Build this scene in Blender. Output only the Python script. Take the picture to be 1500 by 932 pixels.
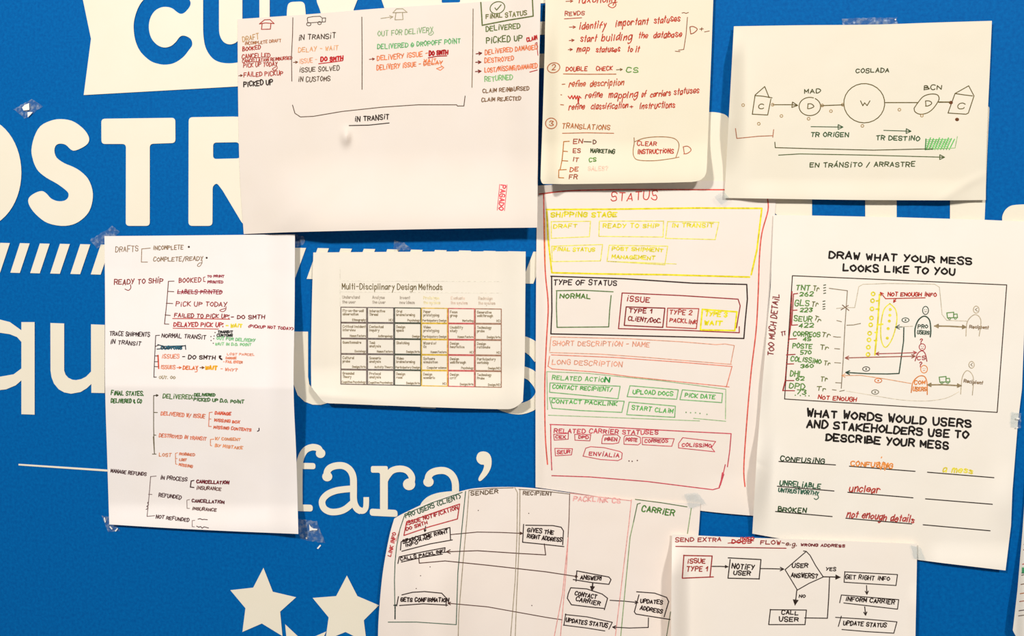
import bpy, math, random
from mathutils import Vector, noise
from mathutils.geometry import tessellate_polygon

for o in list(bpy.data.objects):
    bpy.data.objects.remove(o)
S = bpy.context.scene
COL = S.collection

# ------------------------------------------------------------------ camera, world, lamps, exposure
F = 1170.0                      # focal length in pixels of the 1500 x 932 frame
D = 1.041                       # metres from lens to wall
YAW = math.radians(10)
HZ = 330.0                      # picture row of the eye level
EYE = 1.5
cam = bpy.data.cameras.new('camera')
cam.sensor_width = 36
cam.lens = F / 1500 * 36
cam.shift_y = -(466 - HZ) / 1500
cam.clip_start = 0.01
co = bpy.data.objects.new('camera', cam)
COL.objects.link(co)
co.location = (0, -D, EYE)
co.rotation_euler = (math.radians(90), 0, YAW)
S.camera = co

w = bpy.data.worlds.new('world')
S.world = w
w.use_nodes = True
w.node_tree.nodes['Background'].inputs[0].default_value = (1.0, 0.95, 0.9, 1)
w.node_tree.nodes['Background'].inputs[1].default_value = 0.20


def lamp(name, loc, target, size, power, col):
    l = bpy.data.lights.new(name, 'AREA')
    l.shape = 'DISK'
    l.size = size
    l.energy = power
    l.color = col
    o = bpy.data.objects.new(name, l)
    COL.objects.link(o)
    o.location = loc
    o.rotation_euler = (Vector(target) - Vector(loc)).to_track_quat('-Z', 'Y').to_euler()
    return o


lamp('ceiling_spot', (-1.15, -2.5, 2.92), (-0.25, 0, 1.35), 0.26, 58, (1.0, 0.965, 0.915))
lamp('ceiling_spot', (1.25, -2.5, 2.92), (0.2, 0, 1.35), 0.26, 47.5, (1.0, 0.965, 0.915))
S.view_settings.view_transform = 'Standard'
S.view_settings.look = 'None'
S.view_settings.gamma = 1
S.view_settings.use_curve_mapping = False
S.view_settings.exposure = 0.0

# ------------------------------------------------------------------ helpers
CY, SY = math.cos(YAW), math.sin(YAW)


def at(px, py, h=0.0):
    """point of the place seen at (px, py), h millimetres in front of the wall"""
    x = (px - 750) / F
    y = (HZ - py) / F
    dx, dy = x * CY - SY, x * SY + CY
    t = (D - h / 1000) / dy
    return Vector((dx * t, -D + dy * t, EYE + y * t))


def lin(hexs):
    r = []
    for i in (0, 2, 4):
        c = int(hexs[i:i + 2], 16) / 255
        r.append(c / 12.92 if c <= 0.04045 else ((c + 0.055) / 1.055) ** 2.4)
    return r


_M = {}


def ink(hexs):
    k = 'ink_' + hexs
    if k not in _M:
        m = bpy.data.materials.new(k)
        m.use_nodes = True
        nt = m.node_tree
        b = nt.nodes['Principled BSDF']
        b.inputs['Roughness'].default_value = 0.8
        b.inputs['Specular IOR Level'].default_value = 0.15
        c = lin(hexs)
        tc = nt.nodes.new('ShaderNodeTexCoord')
        n = nt.nodes.new('ShaderNodeTexNoise')
        n.inputs['Scale'].default_value = 260
        n.inputs['Detail'].default_value = 1
        r = nt.nodes.new('ShaderNodeValToRGB')
        r.color_ramp.elements[0].position = 0.35
        r.color_ramp.elements[0].color = (*[v * 0.95 for v in c], 1)
        r.color_ramp.elements[1].position = 0.65
        r.color_ramp.elements[1].color = (*[min(1, v * 1.3 + 0.02) for v in c], 1)
        nt.links.new(tc.outputs['Object'], n.inputs['Vector'])
        nt.links.new(n.outputs['Fac'], r.inputs['Fac'])
        nt.links.new(r.outputs['Color'], b.inputs['Base Color'])
        _M[k] = m
    return _M[k]


def paper(hexs, rough=0.75):
    k = 'paper_' + hexs
    if k not in _M:
        m = bpy.data.materials.new(k)
        m.use_nodes = True
        nt = m.node_tree
        b = nt.nodes['Principled BSDF']
        b.inputs['Roughness'].default_value = rough
        b.inputs['Specular IOR Level'].default_value = 0.2
        c = lin(hexs)
        tc = nt.nodes.new('ShaderNodeTexCoord')
        n = nt.nodes.new('ShaderNodeTexNoise')
        n.inputs['Scale'].default_value = 14
        n.inputs['Detail'].default_value = 4
        r = nt.nodes.new('ShaderNodeValToRGB')
        r.color_ramp.elements[0].position = 0.3
        r.color_ramp.elements[0].color = (c[0] * 0.985, c[1] * 0.975, c[2] * 0.955, 1)
        r.color_ramp.elements[1].position = 0.7
        r.color_ramp.elements[1].color = (*c, 1)
        n2 = nt.nodes.new('ShaderNodeTexNoise')
        n2.inputs['Scale'].default_value = 120
        n2.inputs['Detail'].default_value = 3
        bp = nt.nodes.new('ShaderNodeBump')
        bp.inputs['Strength'].default_value = 0.04
        bp.inputs['Distance'].default_value = 0.002
        nt.links.new(tc.outputs['Object'], n.inputs['Vector'])
        nt.links.new(tc.outputs['Object'], n2.inputs['Vector'])
        nt.links.new(n.outputs['Fac'], r.inputs['Fac'])
        nt.links.new(r.outputs['Color'], b.inputs['Base Color'])
        nt.links.new(n2.outputs['Fac'], bp.inputs['Height'])
        nt.links.new(bp.outputs['Normal'], b.inputs['Normal'])
        _M[k] = m
    return _M[k]


def wall_material():
    m = bpy.data.materials.new('blue_wall_paint')
    m.use_nodes = True
    nt = m.node_tree
    b = nt.nodes['Principled BSDF']
    b.inputs['Roughness'].default_value = 0.6
    b.inputs['Specular IOR Level'].default_value = 0.06
    tc = nt.nodes.new('ShaderNodeTexCoord')
    n = nt.nodes.new('ShaderNodeTexNoise')
    n.inputs['Scale'].default_value = 230
    n.inputs['Detail'].default_value = 4
    n.inputs['Roughness'].default_value = 0.65
    r = nt.nodes.new('ShaderNodeValToRGB')
    r.color_ramp.elements[0].position = 0.3
    r.color_ramp.elements[0].color = (*lin('0058a2'), 1)
    r.color_ramp.elements[1].position = 0.72
    r.color_ramp.elements[1].color = (*lin('006cb6'), 1)
    bp = nt.nodes.new('ShaderNodeBump')
    bp.inputs['Strength'].default_value = 0.12
    bp.inputs['Distance'].default_value = 0.001
    nt.links.new(tc.outputs['Object'], n.inputs['Vector'])
    nt.links.new(n.outputs['Fac'], r.inputs['Fac'])
    nt.links.new(r.outputs['Color'], b.inputs['Base Color'])
    nt.links.new(n.outputs['Fac'], bp.inputs['Height'])
    nt.links.new(bp.outputs['Normal'], b.inputs['Normal'])
    return m


def tape_material(top=0.24):
    key = 'tape_%.2f' % top
    if key in _M:
        return _M[key]
    m = bpy.data.materials.new('clear_tape')
    m.use_nodes = True
    nt = m.node_tree
    for n in list(nt.nodes):
        nt.nodes.remove(n)
    out = nt.nodes.new('ShaderNodeOutputMaterial')
    tr = nt.nodes.new('ShaderNodeBsdfTransparent')
    tr.inputs[0].default_value = (0.93, 0.95, 0.96, 1)
    gl = nt.nodes.new('ShaderNodeBsdfPrincipled')
    gl.inputs['Base Color'].default_value = (0.75, 0.82, 0.85, 1)
    gl.inputs['Roughness'].default_value = 0.18
    n = nt.nodes.new('ShaderNodeTexNoise')
    n.inputs['Scale'].default_value = 190
    n.inputs['Detail'].default_value = 3
    r = nt.nodes.new('ShaderNodeMapRange')
    r.inputs['From Min'].default_value = 0.45
    r.inputs['From Max'].default_value = 0.75
    r.inputs['To Min'].default_value = 0.03
    r.inputs['To Max'].default_value = top
    tc = nt.nodes.new('ShaderNodeTexCoord')
    mx = nt.nodes.new('ShaderNodeMixShader')
    nt.links.new(tc.outputs['Object'], n.inputs['Vector'])
    nt.links.new(n.outputs['Fac'], r.inputs['Value'])
    nt.links.new(r.outputs['Result'], mx.inputs['Fac'])
    nt.links.new(tr.outputs[0], mx.inputs[1])
    nt.links.new(gl.outputs[0], mx.inputs[2])
    nt.links.new(mx.outputs[0], out.inputs[0])
    _M[key] = m
    return m


def mk(name, verts, faces, mat, parent=None, loc=None, smooth=False):
    """one mesh object; verts in world space, stored relative to loc (or to the parent's place)"""
    chain = Vector((0, 0, 0))
    p = parent
    while p is not None:
        chain += p.location
        p = p.parent
    l = Vector((0, 0, 0)) if parent is not None else (loc if loc is not None else Vector((0, 0, 0)))
    off = chain + l
    me = bpy.data.meshes.new(name)
    me.from_pydata([v - off for v in verts], [], faces)
    me.materials.append(mat)
    if smooth:
        me.polygons.foreach_set('use_smooth', [True] * len(me.polygons))
    me.update()
    o = bpy.data.objects.new(name, me)
    o.location = l
    COL.objects.link(o)
    if parent is not None:
        o.parent = parent
    return o


def tag(o, label, cat=None, group=None, kind=None):
    o['label'] = label
    if cat:
        o['category'] = cat
    if group:
        o['group'] = group
    if kind:
        o['kind'] = kind
    return o


def cat_rom(p, n=4, closed=False):
    if len(p) < 3:
        return list(p)
    q = list(p)
    out = []
    m = len(q)
    for i in range(m if closed else m - 1):
        if closed:
            a, b, c, d = q[i - 1], q[i], q[(i + 1) % m], q[(i + 2) % m]
        else:
            a, b, c, d = q[max(i - 1, 0)], q[i], q[i + 1], q[min(i + 2, m - 1)]
        for k in range(n):
            t = k / n
            out.append(tuple(0.5 * (2 * b[j] + (c[j] - a[j]) * t + (2 * a[j] - 5 * b[j] + 4 * c[j] - d[j]) * t * t
                                    + (3 * b[j] - a[j] - 3 * c[j] + d[j]) * t ** 3) for j in (0, 1)))
    if not closed:
        out.append(tuple(q[-1]))
    return out


def resample(p, step):
    out = [p[0]]
    for a, b in zip(p, p[1:]):
        L = math.hypot(b[0] - a[0], b[1] - a[1])
        if L < 1e-6:
            continue
        n = max(1, int(math.ceil(L / step)))
        for k in range(1, n + 1):
            out.append((a[0] + (b[0] - a[0]) * k / n, a[1] + (b[1] - a[1]) * k / n))
    return out


def outline(p, wd, cap=True):
    """two offset rails of a stroke; returns left rail, right rail and the rounded caps"""
    n = len(p)
    L, R = [], []
    for i in range(n):
        a = p[max(i - 1, 0)]
        b = p[min(i + 1, n - 1)]
        dx, dy = b[0] - a[0], b[1] - a[1]
        l = math.hypot(dx, dy) or 1
        nx, ny = -dy / l, dx / l
        s = wd / 2
        if 0 < i < n - 1:
            d1 = (p[i][0] - a[0], p[i][1] - a[1])
            d2 = (b[0] - p[i][0], b[1] - p[i][1])
            l1, l2 = math.hypot(*d1) or 1, math.hypot(*d2) or 1
            c = (d1[0] * d2[0] + d1[1] * d2[1]) / (l1 * l2)
            s *= min(1.35, 1 / max(0.3, math.sqrt(max(0, (1 + c) / 2))))
        L.append((p[i][0] + nx * s, p[i][1] + ny * s))
        R.append((p[i][0] - nx * s, p[i][1] - ny * s))
    return L, R


class Ink:
    """collects pen strokes given in picture pixels and lays them on a sheet's surface"""

    def __init__(self, hf, lift=0.17):
        self.v, self.f, self.hf, self.lift = [], [], hf, lift

    def P(self, q):
        return at(q[0], q[1], self.hf(q[0], q[1]) + self.lift)

    def stroke(self, p, wd, smooth=False, step=4.0):
        p = [tuple(map(float, q)) for q in p]
        if smooth:
            p = cat_rom(p, 5)
        q = [p[0]]
        for a in p[1:]:
            if math.hypot(a[0] - q[-1][0], a[1] - q[-1][1]) > 1e-3:
                q.append(a)
        if len(q) == 1:
            q.append((q[0][0] + 0.3, q[0][1]))
        # break at sharp corners so the nib stays round
        runs, cur = [], [q[0]]
        for i in range(1, len(q)):
            cur.append(q[i])
            if i < len(q) - 1:
                a, b, c = q[i - 1], q[i], q[i + 1]
                d1 = (b[0] - a[0], b[1] - a[1])
                d2 = (c[0] - b[0], c[1] - b[1])
                cs = (d1[0] * d2[0] + d1[1] * d2[1]) / (math.hypot(*d1) * math.hypot(*d2))
                if cs < 0.45:
                    runs.append(cur)
                    cur = [q[i]]
        runs.append(cur)
        for r in runs:
            r = resample(r, step)
            L, R = outline(r, wd)
            base = len(self.v)
            n = len(r)
            a, b = r[0], r[1]
            l = math.hypot(b[0] - a[0], b[1] - a[1]) or 1
            ux, uy = (b[0] - a[0]) / l, (b[1] - a[1]) / l
            c0 = (a[0] - ux * wd * 0.45, a[1] - uy * wd * 0.45)
            a, b = r[-2], r[-1]
            l = math.hypot(b[0] - a[0], b[1] - a[1]) or 1
            ux2, uy2 = (b[0] - a[0]) / l, (b[1] - a[1]) / l
            c1 = (b[0] + ux2 * wd * 0.45, b[1] + uy2 * wd * 0.45)
            for i in range(n):
                self.v += [self.P(L[i]), self.P(R[i])]
            for i in range(n - 1):
                k = base + 2 * i
                self.f.append((k, k + 1, k + 3, k + 2))
            e = wd * 0.27

            def capv(c, ux, uy, sg):
                return [self.P((c[0] - uy * e * sg, c[1] + ux * e * sg)), self.P((c[0] + uy * e * sg, c[1] - ux * e * sg))]
            k = len(self.v)
            self.v += capv(c0, ux, uy, 1)
            self.f.append((k, k + 1, base + 1, base))
            k = len(self.v)
            self.v += capv(c1, ux2, uy2, 1)
            m = base + 2 * (n - 1)
            self.f.append((m, m + 1, k + 1, k))

    def disc(self, x, y, rx, ry=None):
        ry = ry or rx
        k = len(self.v)
        self.v += [self.P((x + rx * math.cos(t * math.pi / 5), y + ry * math.sin(t * math.pi / 5))) for t in range(10)]
        self.f.append(tuple(range(k, k + 10))[::-1])

    def poly(self, pts):
        k = len(self.v)
        self.v += [self.P(q) for q in pts]
        self.f.append(tuple(range(k, k + len(pts))))

    def ring(self, x, y, rx, ry, wd, a0=-80, a1=290, tilt=0):
        c, s = math.cos(math.radians(tilt)), math.sin(math.radians(tilt))
        p = []
        n = 26 if max(rx, ry) > 6 else 14
        for i in range(n + 1):
            t = math.radians(a0 + (a1 - a0) * i / n)
            u, v = rx * math.cos(t), ry * math.sin(t)
            p.append((x + u * c - v * s, y + u * s + v * c))
        self.stroke(p, wd)

    def arrow(self, pts, wd, head=6, kind='open', smooth=False, both=False):
        self.stroke(pts, wd, smooth)
        ends = [(pts[-2], pts[-1])] + ([(pts[1], pts[0])] if both else [])
        for a, b in ends:
            l = math.hypot(b[0] - a[0], b[1] - a[1]) or 1
            ux, uy = (b[0] - a[0]) / l, (b[1] - a[1]) / l
            p1 = (b[0] - ux * head - uy * head * 0.5, b[1] - uy * head + ux * head * 0.5)
            p2 = (b[0] - ux * head + uy * head * 0.5, b[1] - uy * head - ux * head * 0.5)
            if kind == 'open':
                self.stroke([p1, b, p2], wd)
            elif kind == 'tri':
                self.stroke([p1, b, p2, p1], wd)
            else:
                self.poly([p1, b, p2])
                self.stroke([p1, b, p2, p1], wd * 0.6)

    def text(self, s, x0, y0, x1, y1, hgt, wd, jit=0.5, slant=0.1):
        rnd = random.Random(s + str(int(x0)) + str(int(y0)))
        adv, tot = [], 0.0
        for ch in s:
            g = FONT.get(ch)
            wdt = 3.4 if ch == ' ' and jit else 2.2 if ch == ' ' else (g[1] if g else 3)
            adv.append(tot)
            tot += wdt + (0 if ch == ' ' else 1.9)
        tot = max(tot - 1.9, 1)
        dx, dy = x1 - x0, y1 - y0
        L = math.hypot(dx, dy)
        ux, uy = dx / L, dy / L
        vx, vy = uy, -ux
        sx, sy = L / tot, hgt / 6.0
        for ch, a in zip(s, adv):
            g = FONT.get(ch)
            if not g:
                continue
            jy = rnd.uniform(-jit, jit)
            js = rnd.uniform(0.88, 1.1) if jit else 1
            for sm, pts in g[0]:
                pp = []
                for (gx, gy) in pts:
                    yy = (gy - 3) * js + jy
                    xx = a + gx + yy * slant * sy / sx
                    if jit:
                        xx += rnd.uniform(-0.26, 0.26)
                        yy += rnd.uniform(-0.3, 0.3)
                    pp.append((x0 + ux * xx * sx + vx * yy * sy, y0 + uy * xx * sx + vy * yy * sy))
                if sm:
                    pp = cat_rom(pp, 4 if hgt > 5 else 3)
                self.stroke(pp, wd)

    def build(self, name, hexs, parent, label=None):
        o = mk(name, self.v, self.f, ink(hexs), parent)
        if label:
            o['label'] = label
        return o


GLY = {
    'A': '032943 1535', 'B': '0309 ~0929383706 ~0636454403', 'C': '~4839190705133344', 'D': '0309 ~092947452303',
    'E': '49090343 0636', 'F': '490903 0636', 'G': '~483919070513334446 4626', 'H': '0903 4943 0646', 'I': '1913',
    'J': '~3935231304', 'K': '0903 490643', 'L': '090343', 'M': '0309254943', 'N': '03094349', 'O': '~29070523454729',
    'P': '0309 ~092948473606', 'Q': '~29070523454729 2543', 'R': '0309 ~092948473606 2643',
    'S': '~48391908163644331304', 'T': '0949 2923', 'U': '~090513334549', 'V': '092349', 'W': '0913273349',
    'X': '0943 4903', 'Y': '0926 4913', 'Z': '09490343',
    '0': '~29070523454729', '1': '072923', '2': '~0819394703 0343', '3': '~081939482645442304', '4': '390545 3933',
    '5': '49090636 ~3645443303', '6': '~3917051333452616', '7': '094913', '8': '~294826042344260829', '9': '~4729072647 4733',
    '-': '0636', '.': '0304', ',': '1302', ':': '0708 0304', '/': '0239', '(': '~29170523', ')': '~09272503',
    '?': '~0819394826 2625 2324', '!': '0905 0304', '&': '~43081928063344', '@': '~29070523454729 ~36251635',
    '+': '0646 2824', "'": '0908', '[': '19090313', '~': '~0617253645',
    'a': '~362706041335 3733', 'b': '0903 ~0527352304', 'c': '~362706042334', 'd': '~362706041335 3933',
    'e': '~0535362706042334', 'f': '~39281613 0636', 'g': '~362706041335 ~37321001', 'h': '0903 ~05273633',
    'i': '0703 0809', 'j': '~17110001 1918', 'k': '0903 370533', 'l': '0903', 'm': '0703 ~05172623 ~25374643',
    'n': '0703 ~05273633', 'o': '~170513343617', 'p': '0700 ~0627352304', 'q': '~362706041335 3730',
    'r': '0703 ~05172736', 's': '~361706342304', 't': '1913 0727', 'u': '~0704132335 3733', 'v': '072337',
    'w': '0713253347', 'x': '0733 3703', 'y': '0724 3700', 'z': '07370333',
}
FONT = {}
for ch, d in GLY.items():
    st = []
    mx = 0
    for part in d.split():
        sm = part.startswith('~')
        part = part.lstrip('~')
        pts = [(int(part[i]), int(part[i + 1])) for i in range(0, len(part) - 1, 2)]
        mx = max(mx, max(p[0] for p in pts))
        st.append((sm, pts))
    FONT[ch] = (st, max(mx, 0.6))
FONT['\u0131'] = ([(False, [(1, 7.4), (0.8, 3)]), (False, [(1.1, 9), (1.4, 9.2)])], 1.4)
acc = [(False, [(2, 10), (3, 11.5)])]
FONT['\u00c1'] = (FONT['A'][0] + acc, 4)


def sstep(x):
    x = max(0.0, min(1.0, x))
    return x * x * (3 - 2 * x)


# ------------------------------------------------------------------ structure: the wall
wm = wall_material()
WX0, WX1, WZ0, WZ1 = -4.0, 4.0, 0.0, 3.2
vs = [Vector((x, y, z)) for y in (0, 0.12) for z in (WZ0, WZ1) for x in (WX0, WX1)]
fs = [(0, 1, 3, 2), (5, 4, 6, 7), (4, 0, 2, 6), (1, 5, 7, 3), (2, 3, 7, 6), (4, 5, 1, 0)]
wall = mk('wall_back', vs, fs, wm)
tag(wall, 'matt blue painted wall behind all the sheets', kind='structure')

# ------------------------------------------------------------------ cream wall graphics
CREAM = 'f8efdb'
TH = 1.1


def slab(name, contour, label, cat, holes=(), parent=None, group=None, extra=(), th=TH, mat=None, name_only=False):
    """a plate cut to shape lying on the wall; extra = more contours of the same piece"""
    V, Fc = [], []
    for ci, (ct, hs) in enumerate([(contour, holes)] + [(e, ()) for e in extra]):
        loops = [list(ct)] + [list(h) for h in hs]
        area = lambda l: sum(a[0] * b[1] - b[0] * a[1] for a, b in zip(l, l[1:] + l[:1]))
        loops = [l if (area(l) < 0) == (i == 0) else l[::-1] for i, l in enumerate(loops)]
        flat = [q for l in loops for q in l]
        base = len(V)
        n = len(flat)
        t = th + ci * 0.02
        V += [at(q[0], q[1], t) for q in flat] + [at(q[0], q[1], 0.0) for q in flat]
        tris = tessellate_polygon([[Vector((q[0], q[1], 0)) for q in l] for l in loops])
        for tr in tris:
            a, b, c = (flat[i] for i in tr)
            cr = (b[0] - a[0]) * (c[1] - a[1]) - (b[1] - a[1]) * (c[0] - a[0])
            tr = tuple(tr) if cr < 0 else tuple(tr)[::-1]
            Fc.append(tuple(base + i for i in tr))
        k = base
        for l in loops:
            m = len(l)
            for i in range(m):
                j = (i + 1) % m
                Fc.append((k + j, k + i, k + n + i, k + n + j))
            k += m
    cx = sum(q[0] for q in contour) / len(contour)
    cy = sum(q[1] for q in contour) / len(contour)
    o = mk(name, V, Fc, mat or paper(CREAM, 0.6), parent, loc=at(cx, cy, 0))
    tag(o, label, cat, group)
    return o


def rr(pts, r, n=5):
    """polygon with rounded corners; r may be a list"""
    out = []
    m = len(pts)
    for i in range(m):
        a, b, c = pts[i - 1], pts[i], pts[(i + 1) % m]
        rad = r[i] if isinstance(r, (list, tuple)) else r
        if rad <= 0:
            out.append(b)
            continue
        l1 = math.hypot(a[0] - b[0], a[1] - b[1])
        l2 = math.hypot(c[0] - b[0], c[1] - b[1])
        k = min(rad, l1 * 0.49, l2 * 0.49)
        p = (b[0] + (a[0] - b[0]) / l1 * k, b[1] + (a[1] - b[1]) / l1 * k)
        q = (b[0] + (c[0] - b[0]) / l2 * k, b[1] + (c[1] - b[1]) / l2 * k)
        for j in range(n + 1):
            t = j / n
            out.append(tuple((1 - t) ** 2 * p[z] + 2 * t * (1 - t) * b[z] + t * t * q[z] for z in (0, 1)))
    return out


def ell(cx, cy, rx, ry, n=40, a0=0.0):
    return [(cx + rx * math.cos(2 * math.pi * i / n), cy + ry * math.sin(2 * math.pi * i / n)) for i in range(n)]


def strk(pts, wd, smooth=True, r=0.25):
    """contour of a thick pen stroke"""
    p = cat_rom(pts, 6) if smooth else pts
    p = resample(p, 4)
    L, R = outline(p, wd)
    return rr(L + R[::-1], [wd * r if i in (0, len(p) - 1, len(p), 2 * len(p) - 1) else 0 for i in range(2 * len(p))], 4)


# banner with letters cut out of it
Cc = [(210, 0), (201.7, 13), (196.5, 30), (196, 45), (199, 61.6), (206.4, 76.5), (219.5, 88.7), (230.7, 93.3), (242, 94.8),
      (255, 92.4), (268, 84), (277, 73), (281.5, 66), (280, 58), (273.6, 53.4), (267, 52.3), (262.5, 55), (257.5, 61.5), (250, 67.6), (240, 69.6),
      (229.7, 65.3), (221.3, 55), (218, 40), (220.4, 26), (227, 15.9), (236.3, 10.8), (245.6, 10.3), (253, 12.7), (258.7, 17.2),
      (264.3, 20.2), (270, 18.7), (276.4, 12), (279, 6.5), (278.3, 1), (273, -6), (260, -13), (245.6, -16), (225, -12)]
Uc = [(297.5, -70), (320.8, -70)] + cat_rom([(320.8, 36), (321.6, 50), (326.8, 60.7), (336, 65), (346, 62), (353, 52), (355, 36)], 5) + [(355, -70), (380, -70)] + \
    cat_rom([(380, 40), (377, 64), (368, 80.5), (353, 90), (336, 92.8), (320, 90.5), (309, 83), (301, 69), (298, 52), (297.5, 36)], 5)
Rc = rr([(395, -70), (450, -70), (473, -50), (473, -20), (462, -2), (471, 20), (473, 88), (448, 86), (448, 20), (446, 2), (422, 3), (420, 17), (420, 88), (395, 89)],
        [2, 20, 20, 12, 8, 10, 2, 2, 8, 7, 7, 8, 2, 2])
Ac = [(528, -70), (551, -70), (559, 0), (563.5, 13), (570, 81), (549, 81), (546, 50), (535, 50), (533, 82), (512, 83), (518, 14), (523.5, 0)]
Tc = rr([(630, -70), (695, -70), (695, -50), (674, -50), (674, 3.4), (647, 4.2), (647, -50), (630, -50)], 2)
Ec = [(760, -60), (810, -60), (810, -45), (778, -45), (778, 5.2), (804, 4.4), (804, 31), (779, 32.5), (779, 51.5), (804, 50.5), (804, 78), (760, 81)]
ban = [(108, -80), (121.5, 0), (133.3, 57), (122.6, 139.3), (348.8, 126.6), (600, 111.5), (800, 99.5), (880, 95), (880, -80)]
slab('wall_banner', ban, 'large cream notched banner with rounded blue letters cut out of it, at the top', 'banner',
     holes=[cat_rom(Cc, 4, True), Uc, Rc, Ac, Tc, Ec])

BIG = 'big rounded letters of the middle line'
slab('wall_letter', ell(-30, 253, 61.3, 81, 56), 'big cream letter O cut by the left edge of the photo', 'wall letter', holes=[ell(-30, 253, 26, 45)], group=BIG)
Sc = [(48, 233), (46, 220), (50, 201), (59, 185), (74, 177), (88.5, 174.5), (105, 177), (118, 185), (127, 194.5), (130.7, 204), (127.5, 211.5),
      (118, 217.6), (108.5, 220.8), (103, 218.5), (96.5, 212.4), (88.5, 210.5), (82, 213), (79.7, 221), (83, 231), (94, 239), (107, 244.5), (118, 251),
      (129, 262), (135.4, 278.5), (135.4, 294.4), (130.4, 310), (120, 321.6), (106.6, 329), (89.6, 331), (70.3, 327), (56.7, 318), (46.5, 307),
      (41.5, 296.7), (43, 289), (52, 282.5), (61.5, 280), (68, 283.5), (75, 291), (84, 294.6), (93, 294.4), (98.6, 291), (100.5, 285.4),
      (97.5, 279.7), (84, 269.5), (68, 260.4), (56.7, 251.3), (51, 242)]
slab('wall_letter', cat_rom(Sc, 3, True), 'big cream letter S between the O and the T', 'wall letter', group=BIG)
slab('wall_letter', rr([(148.4, 174), (256.8, 172.6), (257, 209.5), (219.4, 210.8), (219.4, 331), (184.2, 331), (184.5, 211), (148.6, 211)], 5.5),
     'big cream letter T left of the letter R', 'wall letter', group=BIG)
Rl = rr([(276.4, 171.8), (360, 170.5), (392, 190), (394, 240), (368, 258), (398, 331), (357, 331), (326, 279), (317.5, 268), (311.5, 273), (311.2, 331), (276, 331)],
        [6, 40, 40, 30, 20, 8, 8, 3, 6, 4, 6, 6])
slab('wall_letter', Rl, 'big cream letter R half hidden by the wide top sheet', 'wall letter',
     holes=[rr([(312.2, 209), (350, 208.4), (352, 232), (312.2, 233)], 5)], group=BIG)
slab('wall_letter', rr([(1016, 200), (1020, 168), (1042, 163), (1066, 168), (1072, 185), (1074, 225), (1189.5, 225), (1189.5, 319), (1134, 318), (1130, 288), (1016, 288)],
                       [6, 20, 30, 20, 8, 3, 3, 3, 18, 4, 6]),
     'round-topped cream letter between the yellowish list and the route diagram', 'wall letter', group=BIG)
slab('wall_letter', rr([(1267, 157), (1312, 157), (1313, 215), (1392, 215), (1391, 155), (1449.5, 155.5), (1446, 230), (1442, 331), (1391.5, 331), (1392, 262), (1313.5, 262), (1313.5, 331), (1267.5, 331)],
                       [5, 5, 2, 2, 4, 4, 2, 4, 4, 2, 2, 4, 4]),
     'cream letter with two wide stems showing under the route diagram', 'wall letter', group=BIG)
slab('wall_letter', cat_rom([(1468, 322), (1469.5, 313), (1474, 306), (1481, 301.5), (1490, 300), (1506, 299.7), (1530, 303), (1541, 320), (1538, 342), (1515, 356), (1490, 354), (1472, 340)], 4, True),
     'rounded cream letter cut by the right edge of the photo', 'wall letter', group=BIG)

# dashed band of slanted stripes, evenly spaced on the wall
P = at(29.2, 356.5).x
PER = 0.03218 * D
ordn = ['first', 'second', 'third', 'fourth', 'fifth', 'sixth', 'seventh', 'eighth', 'ninth', 'tenth', 'eleventh']


def wpx(X):
    """picture column of a wall position"""
    t = X / D
    x = (t * CY + SY) / (CY - t * SY)
    return 750 + F * x


for i in list(range(-1, 5)) + list(range(13, 25)):
    X = P + PER * i
    tl, tr_ = wpx(X), wpx(X + PER * 0.49)
    bl, br = wpx(X - PER * 0.485), wpx(X - PER * 0.005)
    if tl < -25 or tl > 790 or (tl > 160 and tr_ < 432):
        continue
    s = 1 + (tl - 30) * 0.00026
    y0 = 356.3 + (tl - 30) * 0.0165
    y1 = 399.6 + (bl - 15) * 0.0165 + (tl - 30) * 0.0045
    if i < 5:
        lb = 'slanted cream stripe, %s of those left of the tree-diagram sheet' % ordn[i + 1]
    elif i == 13:
        lb = 'slanted cream stripe in the gap between the tree-diagram sheet and the printed table'
    elif tl > 770:
        lb = 'slanted cream stripe between the printed table and the tall status sheet'
    else:
        lb = 'slanted cream stripe, %s from the left peeking above the printed table' % ordn[i - 14]
    slab('wall_stripe', [(tl, y0), (tr_, y0 + 0.4), (br, y1 + 0.4), (bl, y1)], lb, 'wall stripe', group='slanted stripes of the dashed band')

GRO = 'plain letters of the lower line'
q_out = [(50.7, 472), (50.7, 607.6), (31.3, 607), (31.3, 557.4), (23, 564.7), (8.7, 570.6), (-5, 572), (-25, 567), (-42, 548), (-47, 520), (-42, 492), (-25, 473), (-5, 467), (14.5, 472), (31.3, 484), (31.3, 472)]
slab('wall_letter', q_out, 'cream lower-case q at the left edge of the photo', 'wall letter', group=GRO,
     holes=[[(31.3, 501), (25, 494), (14.5, 489.8), (0, 487.6), (-14, 491), (-25, 504), (-28, 520), (-25, 536), (-14, 548.5), (0, 552), (20, 548.5), (31.3, 540)]])
slab('wall_letter', [(73.8, 473.3), (94, 474), (94, 543), (96, 549), (100, 553.5), (106, 556.4), (111.5, 557), (119, 555.5), (126, 552), (133.4, 544.5), (133.3, 475.3), (153.5, 476), (153.5, 576),
                     (133.8, 575.6), (133.8, 562.6), (127, 569), (118, 574.5), (104, 577), (94, 575), (86, 570.5), (79, 562), (75.5, 553), (74, 543)],
     'cream lower-case u beside the tree-diagram sheet', 'wall letter', group=GRO)
slab('wall_letter', [(429, 485.7), (451.3, 486), (451.3, 552), (453, 563), (458, 570), (466, 574), (478, 572), (490, 560), (490, 486), (512, 486), (512, 592), (490, 592), (489, 584), (482, 590), (470, 593.3), (458, 593),
                     (446, 588.5), (436, 579), (430, 563), (429, 550)],
     'cream letter showing left of the printed table sheet', 'wall letter', group=GRO)
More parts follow.
